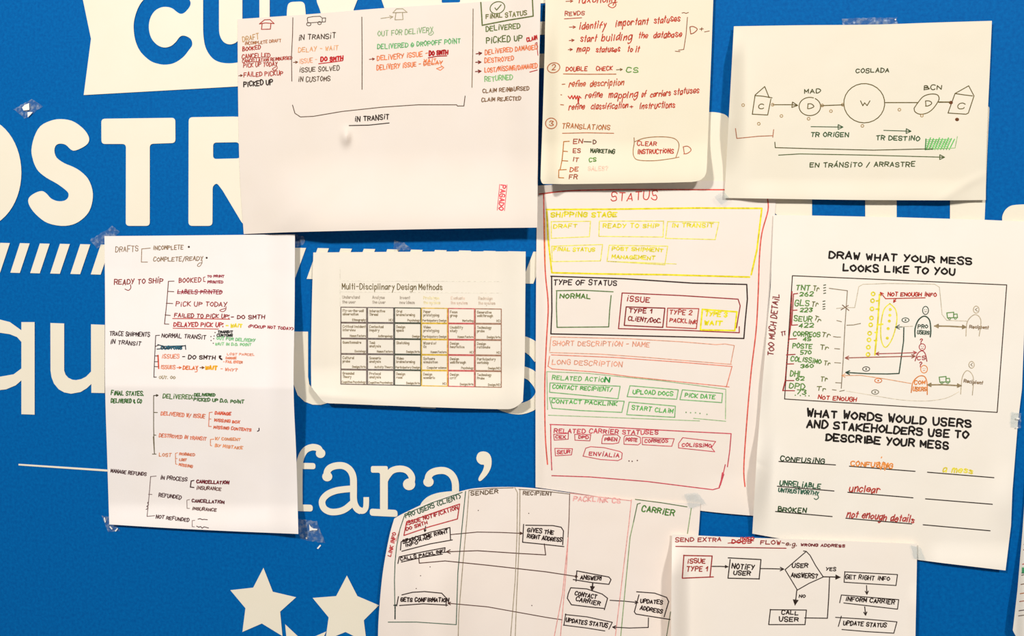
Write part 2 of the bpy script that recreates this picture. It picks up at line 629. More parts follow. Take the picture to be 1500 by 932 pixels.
slab('wall_letter', [(545.6, 500), (568, 500), (568, 594.9), (545.6, 594.3)], 'cream stem whose foot shows under the table sheet, left one', 'wall letter', group=GRO)
slab('wall_letter', [(616, 500), (638.3, 500), (638.3, 598.8), (616, 597.8)], 'cream stem whose foot shows under the table sheet, right one', 'wall letter', group=GRO)
slab('wall_letter', strk([(700, 505), (722, 499), (746, 500), (768, 504), (782, 512), (792, 524)], 22, r=0.1), 'cream s-shaped letter between the table sheet and the tall status sheet', 'wall letter', group=GRO,
     extra=[strk([(704, 505), (705, 522), (722, 535), (768, 545.5), (784, 556), (793, 574), (784, 590), (768, 598), (752, 598.5), (732, 592), (716, 580)], 16.5, r=0.1)])

# typewriter word
TW = 'typewriter letters of the bottom word'
Z = lambda l: [(330 + x / 2.986, 620 + y / 2.986) for x, y in l]
slab('wall_letter', strk([(438.5, 745), (438.5, 690), (440.5, 672), (447, 660), (457, 655.4), (466, 657), (469, 662)], 9.6, r=0.3),
     'cream typewriter f beside the tree-diagram sheet', 'wall letter', group=TW,
     extra=[ell(469.6, 664.3, 7, 6.9, 20), rr([(425, 678), (462, 678.6), (462.2, 687.6), (425, 687)], 4), rr([(425, 739), (458, 739.6), (458.3, 749.6), (425, 748.6)], 4.5)])


def type_a(dx, dy, lab, sc=1.0):
    T = lambda l: [(470 + (x - 470) * sc + dx, 755 + (y - 755) * sc + dy) for x, y in Z(l)]
    slab('wall_letter', strk(T([(443, 236), (447, 210), (462, 194), (490, 186), (520, 188), (545, 205), (559, 235), (561, 280), (561, 330), (566, 356), (578, 376), (594, 385)]), 10 * sc, r=0.3),
         lab, 'wall letter', group=TW,
         extra=[ell(*T([(446, 234)])[0], 7.4 * sc, 7 * sc, 20), strk(T([(586, 384), (604, 384), (614, 371), (616.5, 350), (616.5, 324)]), 8.2 * sc, r=0.4),
                strk(T([(561, 287), (520, 290), (480, 297), (445, 313), (424, 340), (430, 370), (455, 387), (490, 388), (525, 376), (562, 345)]), 9.6 * sc, r=0.3)])


type_a(0, 0, 'cream typewriter a between the f and the r')
type_a(148, 9.5, 'cream typewriter a left of the apostrophe', 1.03)
slab('wall_letter', rr(Z([(637, 188), (711, 188), (711, 382), (677, 382), (677, 217), (637, 217)]), 3), 'cream typewriter r in the middle of the bottom word', 'wall letter', group=TW,
     extra=[rr(Z([(632, 374), (752, 380), (755, 411), (632, 405)]), 4.5), strk(Z([(694, 262), (706, 235), (730, 208), (765, 200), (797, 209), (816, 236), (812, 268)]), 9.5, r=0.3),
            ell(*Z([(804, 268)])[0], 9, 8.6, 22)])
slab('wall_letter', cat_rom(Z([(1098, 152), (1108, 130), (1130, 124), (1152, 132), (1164, 155), (1163, 190), (1148, 222), (1124, 248), (1112, 254), (1107, 246), (1112, 232), (1126, 208), (1132, 184), (1118, 181), (1104, 170)]), 3, True),
     'cream apostrophe after the bottom word', 'wall mark')
ZS = lambda l: [(330 + x / 2.986, 620 + y / 2.986) for x, y in l]
slab('wall_star', ZS([(167, 633), (208, 738), (310, 762), (240, 825), (250, 932), (160, 877), (75, 914), (88, 810), (22, 731), (122, 720)]),
     'cream five-pointed star, whole one nearest the left', 'star', group='cream stars at the bottom')
slab('wall_star', ZS([(532, 667), (578, 757), (672, 797), (606, 863), (618, 960), (526, 914), (438, 950), (452, 850), (382, 765), (485, 757)]),
     'cream five-pointed star touching the curled sheet', 'star', group='cream stars at the bottom')
st3 = []
for i in range(10):
    rr_ = 52 if i % 2 == 0 else 22
    t = math.radians(-44 + 36 * i)
    st3.append((440.5 + rr_ * math.cos(t), 961.5 + rr_ * math.sin(t)))
slab('wall_star', st3, 'cream star whose tip just enters at the bottom edge', 'star', group='cream stars at the bottom', th=0.9)
slab('wall_line', [(27.2, 679.6), (160, 688.2), (300, 698), (300, 701), (160, 691.2), (27, 682)], 'thin cream rule running behind the tree-diagram sheet', 'wall line')

# ------------------------------------------------------------------ sheets
def poly_at(p, t):
    ls = [math.hypot(b[0] - a[0], b[1] - a[1]) for a, b in zip(p, p[1:])]
    tot = sum(ls)
    d = t * tot
    for i, l in enumerate(ls):
        if d <= l or i == len(ls) - 1:
            k = d / l if l else 0
            return (p[i][0] + (p[i + 1][0] - p[i][0]) * k, p[i][1] + (p[i + 1][1] - p[i][1]) * k)
        d -= l


class Sheet:
    def __init__(self, name, label, cat, hexs, top, bottom, left, right, hf, seed, wrinkle=0.7, group=None, step=3.0, smooth_edges=True, back='e8e0d0'):
        def h(px, py):
            v = Vector((px / 95.0, py / 95.0, seed))
            return hf(px, py) + wrinkle * noise.noise(v) + wrinkle * 0.3 * noise.noise(Vector((px / 33.0, py / 33.0, seed + 9)))
        self.h = h
        if smooth_edges:
            top, bottom, left, right = (cat_rom(e, 8) for e in (top, bottom, left, right))
        W = max(math.hypot(top[-1][0] - top[0][0], top[-1][1] - top[0][1]), 10)
        H = max(math.hypot(left[-1][0] - left[0][0], left[-1][1] - left[0][1]), 10)
        nu, nv = int(W / step) + 2, int(H / step) + 2
        c00, c10, c01, c11 = top[0], top[-1], bottom[0], bottom[-1]
        pts = []
        for j in range(nv + 1):
            v = j / nv
            l, r = poly_at(left, v), poly_at(right, v)
            for i in range(nu + 1):
                u = i / nu
                t, b = poly_at(top, u), poly_at(bottom, u)
                pts.append(tuple((1 - v) * t[k] + v * b[k] + (1 - u) * l[k] + u * r[k]
                                 - ((1 - u) * (1 - v) * c00[k] + u * (1 - v) * c10[k] + (1 - u) * v * c01[k] + u * v * c11[k]) for k in (0, 1)))
        N = len(pts)
        V = [at(p[0], p[1], h(*p)) for p in pts]
        V += [q + Vector((0, 0.0003, 0)) for q in V]
        fs = []
        w_ = nu + 1
        for j in range(nv):
            for i in range(nu):
                a = j * w_ + i
                fs.append((a + w_, a + w_ + 1, a + 1, a))
                fs.append((N + a, N + a + 1, N + a + w_ + 1, N + a + w_))
        rim = [i for i in range(nu)] + [j * w_ + nu for j in range(nv)] + [nv * w_ + i for i in range(nu, 0, -1)] + [j * w_ for j in range(nv, 0, -1)]
        for a, b in zip(rim, rim[1:] + rim[:1]):
            fs.append((a, b, N + b, N + a))
        cx = (c00[0] + c10[0] + c01[0] + c11[0]) / 4
        cy = (c00[1] + c10[1] + c01[1] + c11[1]) / 4
        self.o = mk(name, V, fs, paper(hexs), None, loc=at(cx, cy, 0), smooth=True)
        try:
            self.o.data.set_sharp_from_angle(angle=math.radians(50))
        except Exception:
            pass
        tag(self.o, label, cat, group)
        self.k = 0

    # --- marks on the sheet; each returns the part it made
    def T(self, s, x0, y0, x1, y1, h, col, wd=1.3, par=None, name='handwriting', jit=0.5, slant=0.1, label=None):
        if name == 'handwriting':
            h *= 0.92
        if name == 'handwriting' and s.upper() == s:
            s = s.replace('I', '\u0131')
        i = Ink(self.h)
        i.text(s, x0, y0, x1, y1, h, wd, jit, slant)
        return i.build(name, col, par or self.o, label or (cname(col) + ' ' + name.replace('_', ' ')))

    def L(self, name, col, wd, *strokes, smooth=False, par=None, label=None):
        i = Ink(self.h)
        for s in strokes:
            i.stroke(s, wd, smooth)
        return i.build(name, col, par or self.o, label or (cname(col) + ' ' + name.replace('_', ' ')))

    def A(self, col, wd, pts, head=6, kind='open', both=False, smooth=False, name='arrow', par=None):
        i = Ink(self.h)
        i.arrow(pts, wd, head, kind, smooth, both)
        return i.build(name, col, par or self.o, cname(col) + ' ' + name.replace('_', ' '))

    def D(self, name, col, fn, par=None, label=None):
        i = Ink(self.h)
        fn(i)
        return i.build(name, col, par or self.o, label or (cname(col) + ' ' + name.replace('_', ' ')))


def cname(hx):
    r, g, b = (int(hx[i:i + 2], 16) for i in (0, 2, 4))
    mx, mn = max(r, g, b), min(r, g, b)
    if mx < 80:
        return 'black'
    if mx - mn < 42:
        return 'grey'
    if mx == g and g - b > 15 and g >= r:
        return 'green'
    if r > 200 and g > 190 and b < 140:
        return 'yellow'
    if r > 200 and g < 190 and b > 120:
        return 'pink'
    if r > 190 and g > 90:
        return 'orange'
    if r > 130 and g < 100:
        return 'red'
    return 'brown'


INK = '2e2018'      # black felt pen
BRN = '6a4a34'
RED = 'a83028'
ORG = 'dd7a48'
GRN = '5e8a42'

# ---- wide sheet, top left: delivery statuses
def h1(x, y):
    h = 3.0
    h += 27 * sstep((y - 215) / 120) ** 1.3 * sstep((x - 365) / 110) * (1 - 0.35 * sstep((x - 700) / 90))
    h += 11 * sstep((x - 735) / 55)
    h += 9 * math.exp(-(((x - 507) / 6.5) ** 2 + ((y - 201) / 11) ** 2))
    d = (x - 400) * 0.64 + (y - 340) * 0.77
    h += 1.5 * math.exp(-(d / 14) ** 2) * sstep((y - 230) / 60) * sstep((560 - x) / 100)
    return h


s = Sheet('paper_sheet', 'wide white sheet of delivery statuses in four columns, at the top left', 'paper sheet', 'efe3d8',
          [(348, 28), (450, 21), (560, 12), (680, 4.5), (792, -4)], [(357, 343), (380, 342), (435, 340), (560, 337), (700, 334.5), (787, 333.5)],
          [(348, 28), (348.6, 130), (351, 250), (357, 343)], [(792, -4), (789.5, 110), (788, 230), (787, 333.5)], h1, 1.0)
R1 = 'a83a2c'
s.L('drawn_house', R1, 1.3, [(380, 35), (387.5, 29), (395.5, 28.7), (401.5, 34.5), (389, 33.6), (380, 35)], [(384, 34), (383, 43), (396, 42.7), (396.8, 34)], label='red drawn house')
s.T('DRAFT', 355.6, 61, 379, 57, 8, 'b88a50', 1.1)
s.T('INCOMPLETE DRAFT', 358.5, 65.8, 411.6, 61.4, 4.6, 'a86a40', 1.0)
s.T('BOOKED', 355.6, 74.6, 381.5, 72, 6.3, R1, 1.3)
s.T('CANCELLED', 354.5, 86, 395.5, 83.2, 6.2, R1, 1.3)
s.T('CANCELLATION REIMBURSED', 355, 91.8, 427.7, 86.8, 4.6, R1, 1.1)
s.T('PICK UP TODAY', 356.6, 98.5, 406, 96.5, 6.4, R1, 1.2)
s.L('pen_flourish', R1, 1.1, [(405, 96), (406, 100), (402, 103), (399, 101), (404, 98)], smooth=True)
s.A('7a3a20', 1.2, [(349.7, 111), (355, 110.4)], 2.6)
s.T('FAILED PICKUP', 357.2, 112.8, 414, 109.8, 6.8, R1, 1.3)
s.T('PICKED UP', 357, 127.2, 399, 123.6, 8, INK, 1.7)
s.L('column_line', '5a3a28', 1.1, [(429, 25.8), (428.6, 50), (427, 80), (427.4, 119)])
s.D('drawn_van', '5a4a40', lambda i: (i.stroke([(450, 27.4), (451, 25.6), (459, 24.2), (468.8, 23.8), (472, 26.5), (472, 32.2), (451, 33.6), (450, 27.4)], 1.1),
                                      i.stroke([(472, 26.5), (477, 26.2), (476.6, 32), (472, 32.2)], 1.1), i.ring(452.2, 35.4, 3.2, 2.5, 1.1), i.ring(468, 33.8, 2.6, 2.2, 1.1)))
s.T('IN TRANSIT', 437.4, 59, 491.3, 55.6, 7.8, '4a3a2c', 1.3)
s.T('DELAY - WAIT', 437, 76.5, 495.3, 73, 6.8, 'dca070', 1.2)
s.A('7a4a30', 1.2, [(429.7, 91.4), (436, 91)], 3)
s.T('ISSUE -', 438.5, 92.8, 464, 91, 7, 'e2a07c', 1.2)
s.T('DO SMTH', 470, 89.6, 502.3, 88, 6.4, 'b81c20', 2.0)
s.L('underline', 'b81c20', 1.4, [(466.8, 93.4), (485, 91.2), (501.8, 88.9)])
s.T('ISSUE SOLVED', 438.5, 106, 497, 103, 7, '5a4634', 1.2)
s.T('IN CUSTOMS', 437, 120, 483.3, 118.3, 7, '5a4634', 1.2)
s.L('column_line', '5e4a38', 1.2, [(530, 25), (530.4, 80), (530.3, 131)])
s.A('a09478', 1.1, [(558, 27), (575.5, 24.5)], 4.5)
s.L('drawn_house', 'a09478', 1.2, [(575.5, 18.7), (580.7, 13), (590, 12.8), (596.3, 18), (575.5, 18.7)], [(580, 18.7), (578.5, 29), (590.3, 28.6), (589.5, 18.2)])
s.T('OUT FOR DELIVERY', 553.5, 53, 634, 47.2, 8, '8ca87a', 1.3)
s.L('pen_flourish', '8ca87a', 1.1, [(633, 45), (635, 48.5), (631, 51.5), (627.5, 50), (632, 48)], smooth=True)
s.T('DELIVERED @ DROPOFF POINT', 553, 72.2, 674, 63.2, 7.2, '62a868', 1.4)
s.A('8a3a24', 1.2, [(541, 87), (548.6, 86.2)], 3)
s.T('DELIVERY ISSUE -', 552.5, 88.6, 626, 81.8, 7.2, ORG, 1.4)
s.T('DO SMTH', 628.7, 81.2, 655.8, 79.2, 6.6, 'a81418', 2.1)
s.L('underline', 'a81418', 1.5, [(627.5, 84.8), (640, 82.4), (654.4, 81.8)])
s.T('DELIVERY ISSUE -', 552, 102.8, 616, 96.4, 7.2, ORG, 1.4)
s.T('WAIT', 621.5, 91.2, 638.8, 89.6, 4.4, ORG, 1.3)
s.T('DELAY', 620.6, 96, 648, 94, 5.6, ORG, 1.4)
s.L('strike_through', ORG, 1.2, [(620, 94), (646, 92)], [(646, 96), (650, 99), (645, 103), (639.5, 100.5), (648, 97.5)])
s.L('column_line', '7a6850', 1.2, [(693, 13), (692.6, 70), (691.3, 128)])
s.L('drawn_box', '5c6634', 1.9, [(704.3, 3.5), (705.4, 20), (706.4, 37.3)], [(706.4, 37), (745, 29.5), (781, 23.6), (779.8, -2)])
s.D('check_mark', '5c6634', lambda i: (i.ring(728.6, 11.3, 11, 8.6, 1.4, tilt=-20), i.stroke([(725, 11.6), (727.4, 14.8), (734, 7)], 1.5)))
s.T('FINAL STATUS', 712, 27.6, 771.4, 21.9, 6.8, '6e6e3c', 1.5)
s.T('DELIVERED', 712, 45.6, 761.5, 41.4, 7.8, '667440', 1.6)
s.T('PICKED UP', 712.4, 63.4, 764.4, 59, 8.4, '5e6a38', 1.6)
s.T('CLAIM', 772, 60.9, 786.8, 57.6, 5.6, 'b02020', 1.6)
s.L('side_line', 'b02020', 1.1, [(784, 63.5), (786.6, 62.2), (787, 72), (788, 81)])
s.A('7a2a20', 1.5, [(697.4, 78.9), (705.5, 77.8)], 4)
s.T('DELIVERED DAMAGED', 710.7, 79.9, 787, 71.6, 6.8, 'dc7648', 1.4)
s.A('7a2a20', 1.5, [(696.8, 91.3), (704.6, 91)], 4)
s.T('DESTROYED', 710, 92, 752.3, 88.2, 6.8, 'dc7648', 1.4)
s.A('7a2a20', 1.5, [(696.5, 104.9), (704.6, 104.3)], 4)
s.T('LOST/MISSING/DAMAGED', 710, 106.2, 787, 99.4, 6.6, 'dc7648', 1.4)
s.L('underline', 'b02020', 1.3, [(776, 105.6), (787, 102.6)])
s.T('RETURNED', 710, 119.8, 750.6, 116.2, 7.2, '7cae6c', 1.4)
s.T('CLAIM REIMBURSED', 707.2, 136, 774.8, 132, 5.8, '7c5a3c', 1.3)
s.T('CLAIM REJECTED', 705.5, 148.8, 762.7, 146.4, 5.4, '7c5a3c', 1.3)
s.L('bracket_line', '5a4434', 1.2, [(428.5, 154), (432, 166), (440, 171.3), (458.7, 170.5), (501, 163.3), (560, 157), (613, 153.5), (669, 153.6)], [(669, 153.6), (670, 155.3), (679.5, 155.3), (681.3, 140.7)])
s.T('IN TRANSIT', 520, 178, 569.5, 174.4, 7.6, INK, 1.5)
s.L('underline', INK, 1.4, [(511.5, 184), (540, 183.4), (570, 180.2)])
st = s.L('ink_stamp', 'd84450', 0.9, [(732, 270), (728.4, 308)], [(742.7, 270.8), (738.9, 308.7)], label='red rubber stamp mark')
s.T('PAGADO', 733.8, 271.2, 730.4, 307.4, 6.4, 'd84450', 1.6, par=st, name='stamp_text', jit=0.05, slant=0)

# ---- tree diagram, left
def h8(x, y):
    d = y - (566 + (x - 155) * 0.012)
    h = 3 + 15 * max(0, 1 - abs(d) / 175) ** 1.25
    h += 9 * sstep((x - 390) / 45)
    h += 7 * sstep((y - 735) / 45)
    return h


s = Sheet('paper_sheet', 'tall white sheet with a handwritten tree of shipment states, folded across its middle', 'paper sheet', 'fff7f3',
          [(153, 346), (250, 345.2), (340, 344.3), (432, 343.4)], [(160, 768.5), (250, 774), (340, 778.5), (400, 781), (437, 782.5)],
          [(153, 346), (154, 450), (154, 566), (157, 670), (160, 768.5)], [(432, 343.4), (431.5, 450), (430, 570), (434, 670), (437, 782.5)], h8, 8.0, wrinkle=0.9)
G8 = '92785c'
s.T('DRAFTS', 169.3, 369.4, 202, 368, 8.6, G8, 1.1)
s.L('bracket_line', G8, 1.1, [(220, 363.6), (207.6, 364.7), (207, 384), (216, 384)])
s.T('INCOMPLETE', 224.4, 366.2, 268, 364.9, 6.2, G8, 1.2)
s.D('bullet', '3a2a20', lambda i: (i.disc(276.6, 361.8, 1.6), i.disc(302.7, 377.8, 1.5)))
s.T('COMPLETE/READY', 224.8, 382.7, 297, 381.6, 6.4, G8, 1.2)
s.L('pen_flourish', G8, 1.0, [(296, 381), (295.5, 386), (292, 390.5), (289, 389), (292, 385.5), (296, 385)], smooth=True)
s.T('READY TO SHIP', 167.4, 417.4, 238, 414.4, 7.8, '8c3430', 1.4)
s.L('pen_flourish', '8c3430', 1.2, [(191, 417), (191.5, 422), (188, 425.5), (183, 423.5)], smooth=True)
s.L('bracket_line', '6a3c34', 1.2, [(255, 412), (246.7, 412.2), (244.2, 444.4), (240.9, 474.8), (247.3, 475)], [(245.5, 427), (254.6, 427.4)], [(243.5, 444.4), (253, 444.8)], [(241.7, 461.6), (249.4, 462.2)])
s.T('BOOKED', 262, 414, 294, 413.4, 6.8, '9a3c38', 1.3)
s.L('bracket_line', '9a3c38', 1.1, [(300.4, 405.8), (298, 406.6), (298.2, 412.4), (300.8, 412.6)])
s.T('TO PRINT', 303.7, 406.4, 328, 406.4, 3.4, '9a3040', 1.2)
s.T('PRINTED', 304, 415, 326.3, 415, 3.6, '9a3040', 1.2)
t = s.T('LABELS PRINTED', 260.2, 430.3, 325, 430.6, 6, '9a3040', 1.3)
s.L('strike_through', '9a3040', 1.2, [(260, 427.6), (325, 427.4)], par=t)
s.T('PICK UP TODAY', 257.7, 448.4, 331.7, 449.2, 6.6, '9a3c38', 1.3)
s.L('pen_flourish', '9a3c38', 1.1, [(331, 449), (330.5, 454), (326, 456.8), (322, 454.5), (330, 452)], smooth=True)
s.T('FAILED TO PICK UP:', 255.4, 464.5, 335.6, 466.4, 5.8, '983434', 1.4)
s.L('underline', 'c04038', 1.3, [(253, 466.8), (300, 467), (336.6, 467.8)])
s.T('- DO SMTH', 338.5, 466.8, 387.4, 467.4, 5.6, '7a2c2c', 1.4)
s.T('DELAYED PICK UP:', 254.4, 478.5, 327, 478.8, 6.2, 'b03838', 1.5)
s.L('underline', 'c04038', 1.2, [(253.4, 481), (320, 482.2)])
s.T('- WAIT', 331, 479, 354, 479.6, 4.8, 'ecd23c', 2.0)
s.T('(PICKUP NOT TODAY)', 363.7, 479.6, 429, 483.4, 4, 'a03840', 1.3)
s.T('TRACE SHIPMENTS', 160.6, 491.7, 219, 492.8, 6.2, '483838', 1.3)
s.T('IN TRANSIT', 161.6, 503.4, 206, 506.3, 6.2, '483838', 1.3)
s.L('bracket_line', '483838', 1.2, [(233.7, 491.3), (228, 491.7), (227.3, 508), (226, 534), (225.4, 552.8), (229, 552.6)], [(227.2, 507.7), (232, 506)], [(226.5, 521.6), (231, 521.6)], [(226, 530), (231, 530)], [(225.8, 537), (231, 537.4)])
s.L('side_line', 'd04a30', 2.0, [(231.4, 520.6), (232.4, 540)])
s.T('NORMAL TRANSIT', 237, 494.2, 301, 497, 6.2, '483434', 1.3)
s.D('bullet', '483434', lambda i: [i.disc(x, y, 0.9) for x, y in ((309, 493.2), (309.2, 499), (315, 487.3), (313.6, 492.3), (313, 496.3), (312.4, 503))])
s.T('TRANSIT', 319.2, 488, 340.5, 487.8, 3.6, '2a2a2a', 1.4)
s.T('CUSTOMS', 317.8, 493.4, 340.5, 493, 3.8, '2a302a', 1.4)
s.T('OUT FOR DELIVERY', 317.3, 497.4, 373.3, 501, 4.4, '80be88', 1.4)
s.T('WAIT IN D.O. POINT', 315.3, 505.8, 367.5, 507, 4, '88c48c', 1.3)
t = s.T('CUSTOMS', 236, 511.4, 266, 511.4, 4.4, '2c6074', 1.9)
s.L('strike_through', '2a3a44', 1.5, [(231, 505), (240, 507.6), (268, 506.8)], [(230, 511.6), (245, 510), (271, 506.6)], [(271.5, 506), (272, 512)], [(238, 508.6), (246, 511.6), (254, 508), (262, 511.4), (266, 508)], par=t)
s.T('ISSUES', 237, 525, 262, 525, 6.2, 'e08c6c', 1.3)
s.T('- DO SMTH &', 267, 525.8, 325, 526.7, 5.6, '38201c', 1.5)
s.T('LOST PARCEL', 332.7, 519.9, 372.4, 521.2, 3.2, 'e2987c', 1.1)
s.T('DAMAGE', 330.8, 525.9, 346, 526.3, 3.2, 'e08c6c', 1.2)
s.T('- FAIL ENTER', 327, 531.5, 355, 532.4, 3.4, 'e08c6c', 1.2)
s.T('ISSUES', 235.5, 540.6, 256.3, 540.6, 5.6, 'e08c6c', 1.3)
s.A('d86a38', 1.2, [(259, 538.8), (265.5, 538.6)], 3)
s.T('DELAY', 268, 541, 289.2, 541.6, 5.8, 'dc7038', 1.4)
s.L('pen_flourish', 'dc7038', 1.1, [(289, 541), (288.5, 544.5), (285.6, 545)], smooth=True)
s.A('7a4a20', 1.3, [(293, 538.8), (299, 538.6)], 3)
s.T('WAIT', 301, 541, 317.2, 541.6, 5, 'f2a81c', 2.4)
s.T('- WHY?', 323, 542.6, 347.2, 544.4, 4.4, 'e08c6c', 1.2)
s.T('OUT. OO', 233, 554.7, 256.3, 555.2, 4.4, 'a8997c', 1.2)
G9 = '3f6e34'
s.T('FINAL STATES.', 162.6, 578.5, 210, 579.7, 6.2, G9, 1.5)
s.T('DELIVERED & CO', 162.6, 590, 207, 590.6, 5.8, G9, 1.5)
s.L('bracket_line', '6a5f44', 1.2, [(225, 579.8), (225, 628), (226.2, 665.4)], [(226.2, 665.4), (224.5, 640)], [(225, 604.4), (230.4, 604.5)], [(225, 637.3), (228.4, 637.8)], [(223.2, 665.4), (228.6, 665.4)])
s.A('4a4030', 1.3, [(225, 579.7), (231.6, 579.3)], 2.6)
s.T('DELIVERED:', 238.6, 583.6, 282, 584.4, 6.6, '5c7e46', 1.4)
s.T('DELIVERED', 284.4, 580.4, 314.7, 580.6, 4.2, G9, 1.5)
s.T('PICKED UP D.O. POINT', 283.8, 587, 356.5, 591, 4.8, '48703c', 1.5)
O8 = 'dc8062'
s.T('DELIVERED W/ ISSUE', 235.7, 608, 299.8, 612.8, 5.8, O8, 1.4)
s.L('bracket_line', O8, 1.2, [(310.9, 604), (306.6, 604.5), (305.6, 624.8), (309.6, 625)], [(306, 614), (309, 614)])
s.T('DAMAGE', 315, 607, 338, 608.5, 4.4, 'd85c40', 1.5)
s.T('MISSING BOX', 314, 617.6, 350.7, 620.4, 4, 'da6c4c', 1.3)
s.T('MISSING CONTENTS', 313, 627.8, 367.5, 632, 4.2, 'da6c4c', 1.3)
s.L('pen_tick', '3a2030', 1.4, [(377, 632), (379.4, 631), (379.4, 627.5)])
s.T('DESTROYED IN TRANSIT', 233, 640.2, 301.8, 645.6, 5, O8, 1.3)
s.L('bracket_line', 'd88a60', 1.2, [(313, 643.5), (308.2, 644), (308.2, 652.8), (310, 653.2)])
s.T('W/ CONSENT', 315, 644.2, 351.7, 646, 4, 'e09468', 1.3)
s.T('BY MISTAKE', 315, 654.8, 355, 658.3, 4.2, 'e09468', 1.4)
s.T('LOST', 233, 668.4, 250.5, 668.8, 5, 'd88a60', 1.2)
s.L('bracket_line', 'd88a60', 1.1, [(260.2, 663.4), (257, 664.4), (257, 672), (257.3, 680), (259.6, 680.4)], [(257, 672), (259.6, 672)])
s.T('ROBBED', 262.7, 666.8, 284.8, 668.4, 3.8, 'd87c58', 1.2)
s.T('LOST', 262.7, 675.4, 272.8, 675.8, 3.8, 'd87c58', 1.2)
s.T('MISSING', 262, 682.4, 281.5, 685.4, 3.8, 'd87c58', 1.2)
B8 = '584040'
s.T('MANAGE REFUNDS', 162, 692.2, 213.8, 697.2, 5, B8, 1.3)
s.L('bracket_line', '7a6462', 1.1, [(228.7, 697.7), (220.6, 698.3), (218.6, 723.8), (215.4, 756.7), (226.4, 755.7)], [(217.6, 724.3), (222.6, 724.6)])
s.L('pen_scribble', B8, 1.1, [(217.6, 735), (216, 737), (217.6, 739.5), (215, 742), (217, 744.5), (214, 746.6)])
s.T('IN PROCESS', 235, 701.8, 273.7, 705, 5.6, B8, 1.3)
s.L('bracket_line', '4a2a2a', 1.6, [(284, 704), (280, 704.9), (278.8, 713.8), (284, 714.4)])
s.T('CANCELLATION', 287.9, 707.5, 335, 709.5, 4.4, '74222c', 1.6)
s.T('INSURANCE', 287.9, 717, 323.6, 718.6, 4.8, '76524e', 1.3)
s.T('REFUNDED', 232.2, 727.8, 265, 731.6, 5.4, B8, 1.3)
s.L('bracket_line', '84706c', 1.0, [(277.6, 732), (273.7, 733), (274, 745), (277.6, 745)])
s.T('CANCELLATION', 281, 735.6, 327.9, 737.8, 4.2, '643034', 1.5)
s.T('INSURANCE', 281.5, 747, 316.7, 749.2, 4.4, '6c4c48', 1.3)
s.T('NOT REFUNDED', 228.3, 759.2, 276.6, 764.6, 5.2, B8, 1.3)
s.L('bracket_line', '84706c', 1.0, [(285.3, 762.5), (281.5, 762.9), (281.5, 771.8), (284.8, 772)])
s.L('pen_scribble', '4a2a2a', 1.2, [(290, 760.8), (293, 760), (296, 761.4), (299, 761), (303.7, 761.6)], [(288, 771), (291, 772.6), (294, 771.6), (296, 774), (299, 772), (305.3, 773.7)])

# ---- printed table of methods
def h9(x, y):
    h = 3.2 + 9 * sstep((x - 725) / 42) + 7 * sstep((490 - x) / 34)
    h += 11 * sstep((y - 535) / 58) * (1 - 0.3 * sstep((x - 640) / 100))
    d = abs((y - 578) - 0.22 * (x - 460) * 0.4)
    h += 1.6 * math.exp(-(d / 6) ** 2) * sstep((600 - x) / 120)
    return h


s = Sheet('paper_sheet', 'landscape printed sheet with a coloured table of design methods', 'printed sheet', 'f8efe0',
          [(459, 370), (540, 369.3), (620, 368.7), (700, 368.4), (770, 368.6)], [(456, 567), (464, 577), (476, 589.5), (500, 591.5), (560, 594), (640, 597), (730, 599.5), (752, 598), (766, 588)],
          [(459, 370), (457, 440), (455.6, 520), (456, 567)], [(770, 368.6), (769.4, 440), (768.5, 530), (766, 588)], h9, 5.0, wrinkle=1.0)
s.L('printed_line', 'e6dccb', 0.8, [(498, 411.6), (735, 412.6)], [(498, 427.6), (735, 429.5)], [(498, 392), (498, 449)], label='faint printed rule')
s.T('Multi-Disciplinary Design Methods', 501.2, 423.8, 647.6, 424.8, 8.4, '6c5c34', 1.15, name='printed_title', jit=0, slant=0)
heads = [('Understand', 'the user', 'b0a494'), ('Analyse', 'the user', 'b0a494'), ('Invent', 'new ideas', 'b0a494'), ('Prototype', 'the system', 'e6d4a4'), ('Evaluate', 'the system', 'd8c0ac'), ('Redesign', 'the system', 'd0bca8')]
HX = [501.7, 545.5, 585.5, 620.5, 660.5, 701]
for k, (a, b, c) in enumerate(heads):
    i = Ink(s.h)
    dy = 0.35 * k
    i.text(a, HX[k], 437.4 + dy, HX[k] + len(a) * 2.5, 437.6 + dy, 4.2, 0.9, 0, 0)
    i.text(b, HX[k], 444.4 + dy, HX[k] + len(b) * 2.4, 444.6 + dy, 4.2, 0.9, 0, 0)
    i.build('column_heading', c, s.o, 'pale printed column heading')
GX = [498.6, 537.7, 577.3, 616.9, 656.0, 695.6, 735.0]


def gy(r, x):
    f = (x - 498) / 237
    a = [449.6, 472.8, 496.0, 518.6, 541.4, 563.4][r]
    b = [452.4, 474.6, 498.4, 521.0, 544.0, 568.2][r]
    return a + (b - a) * f


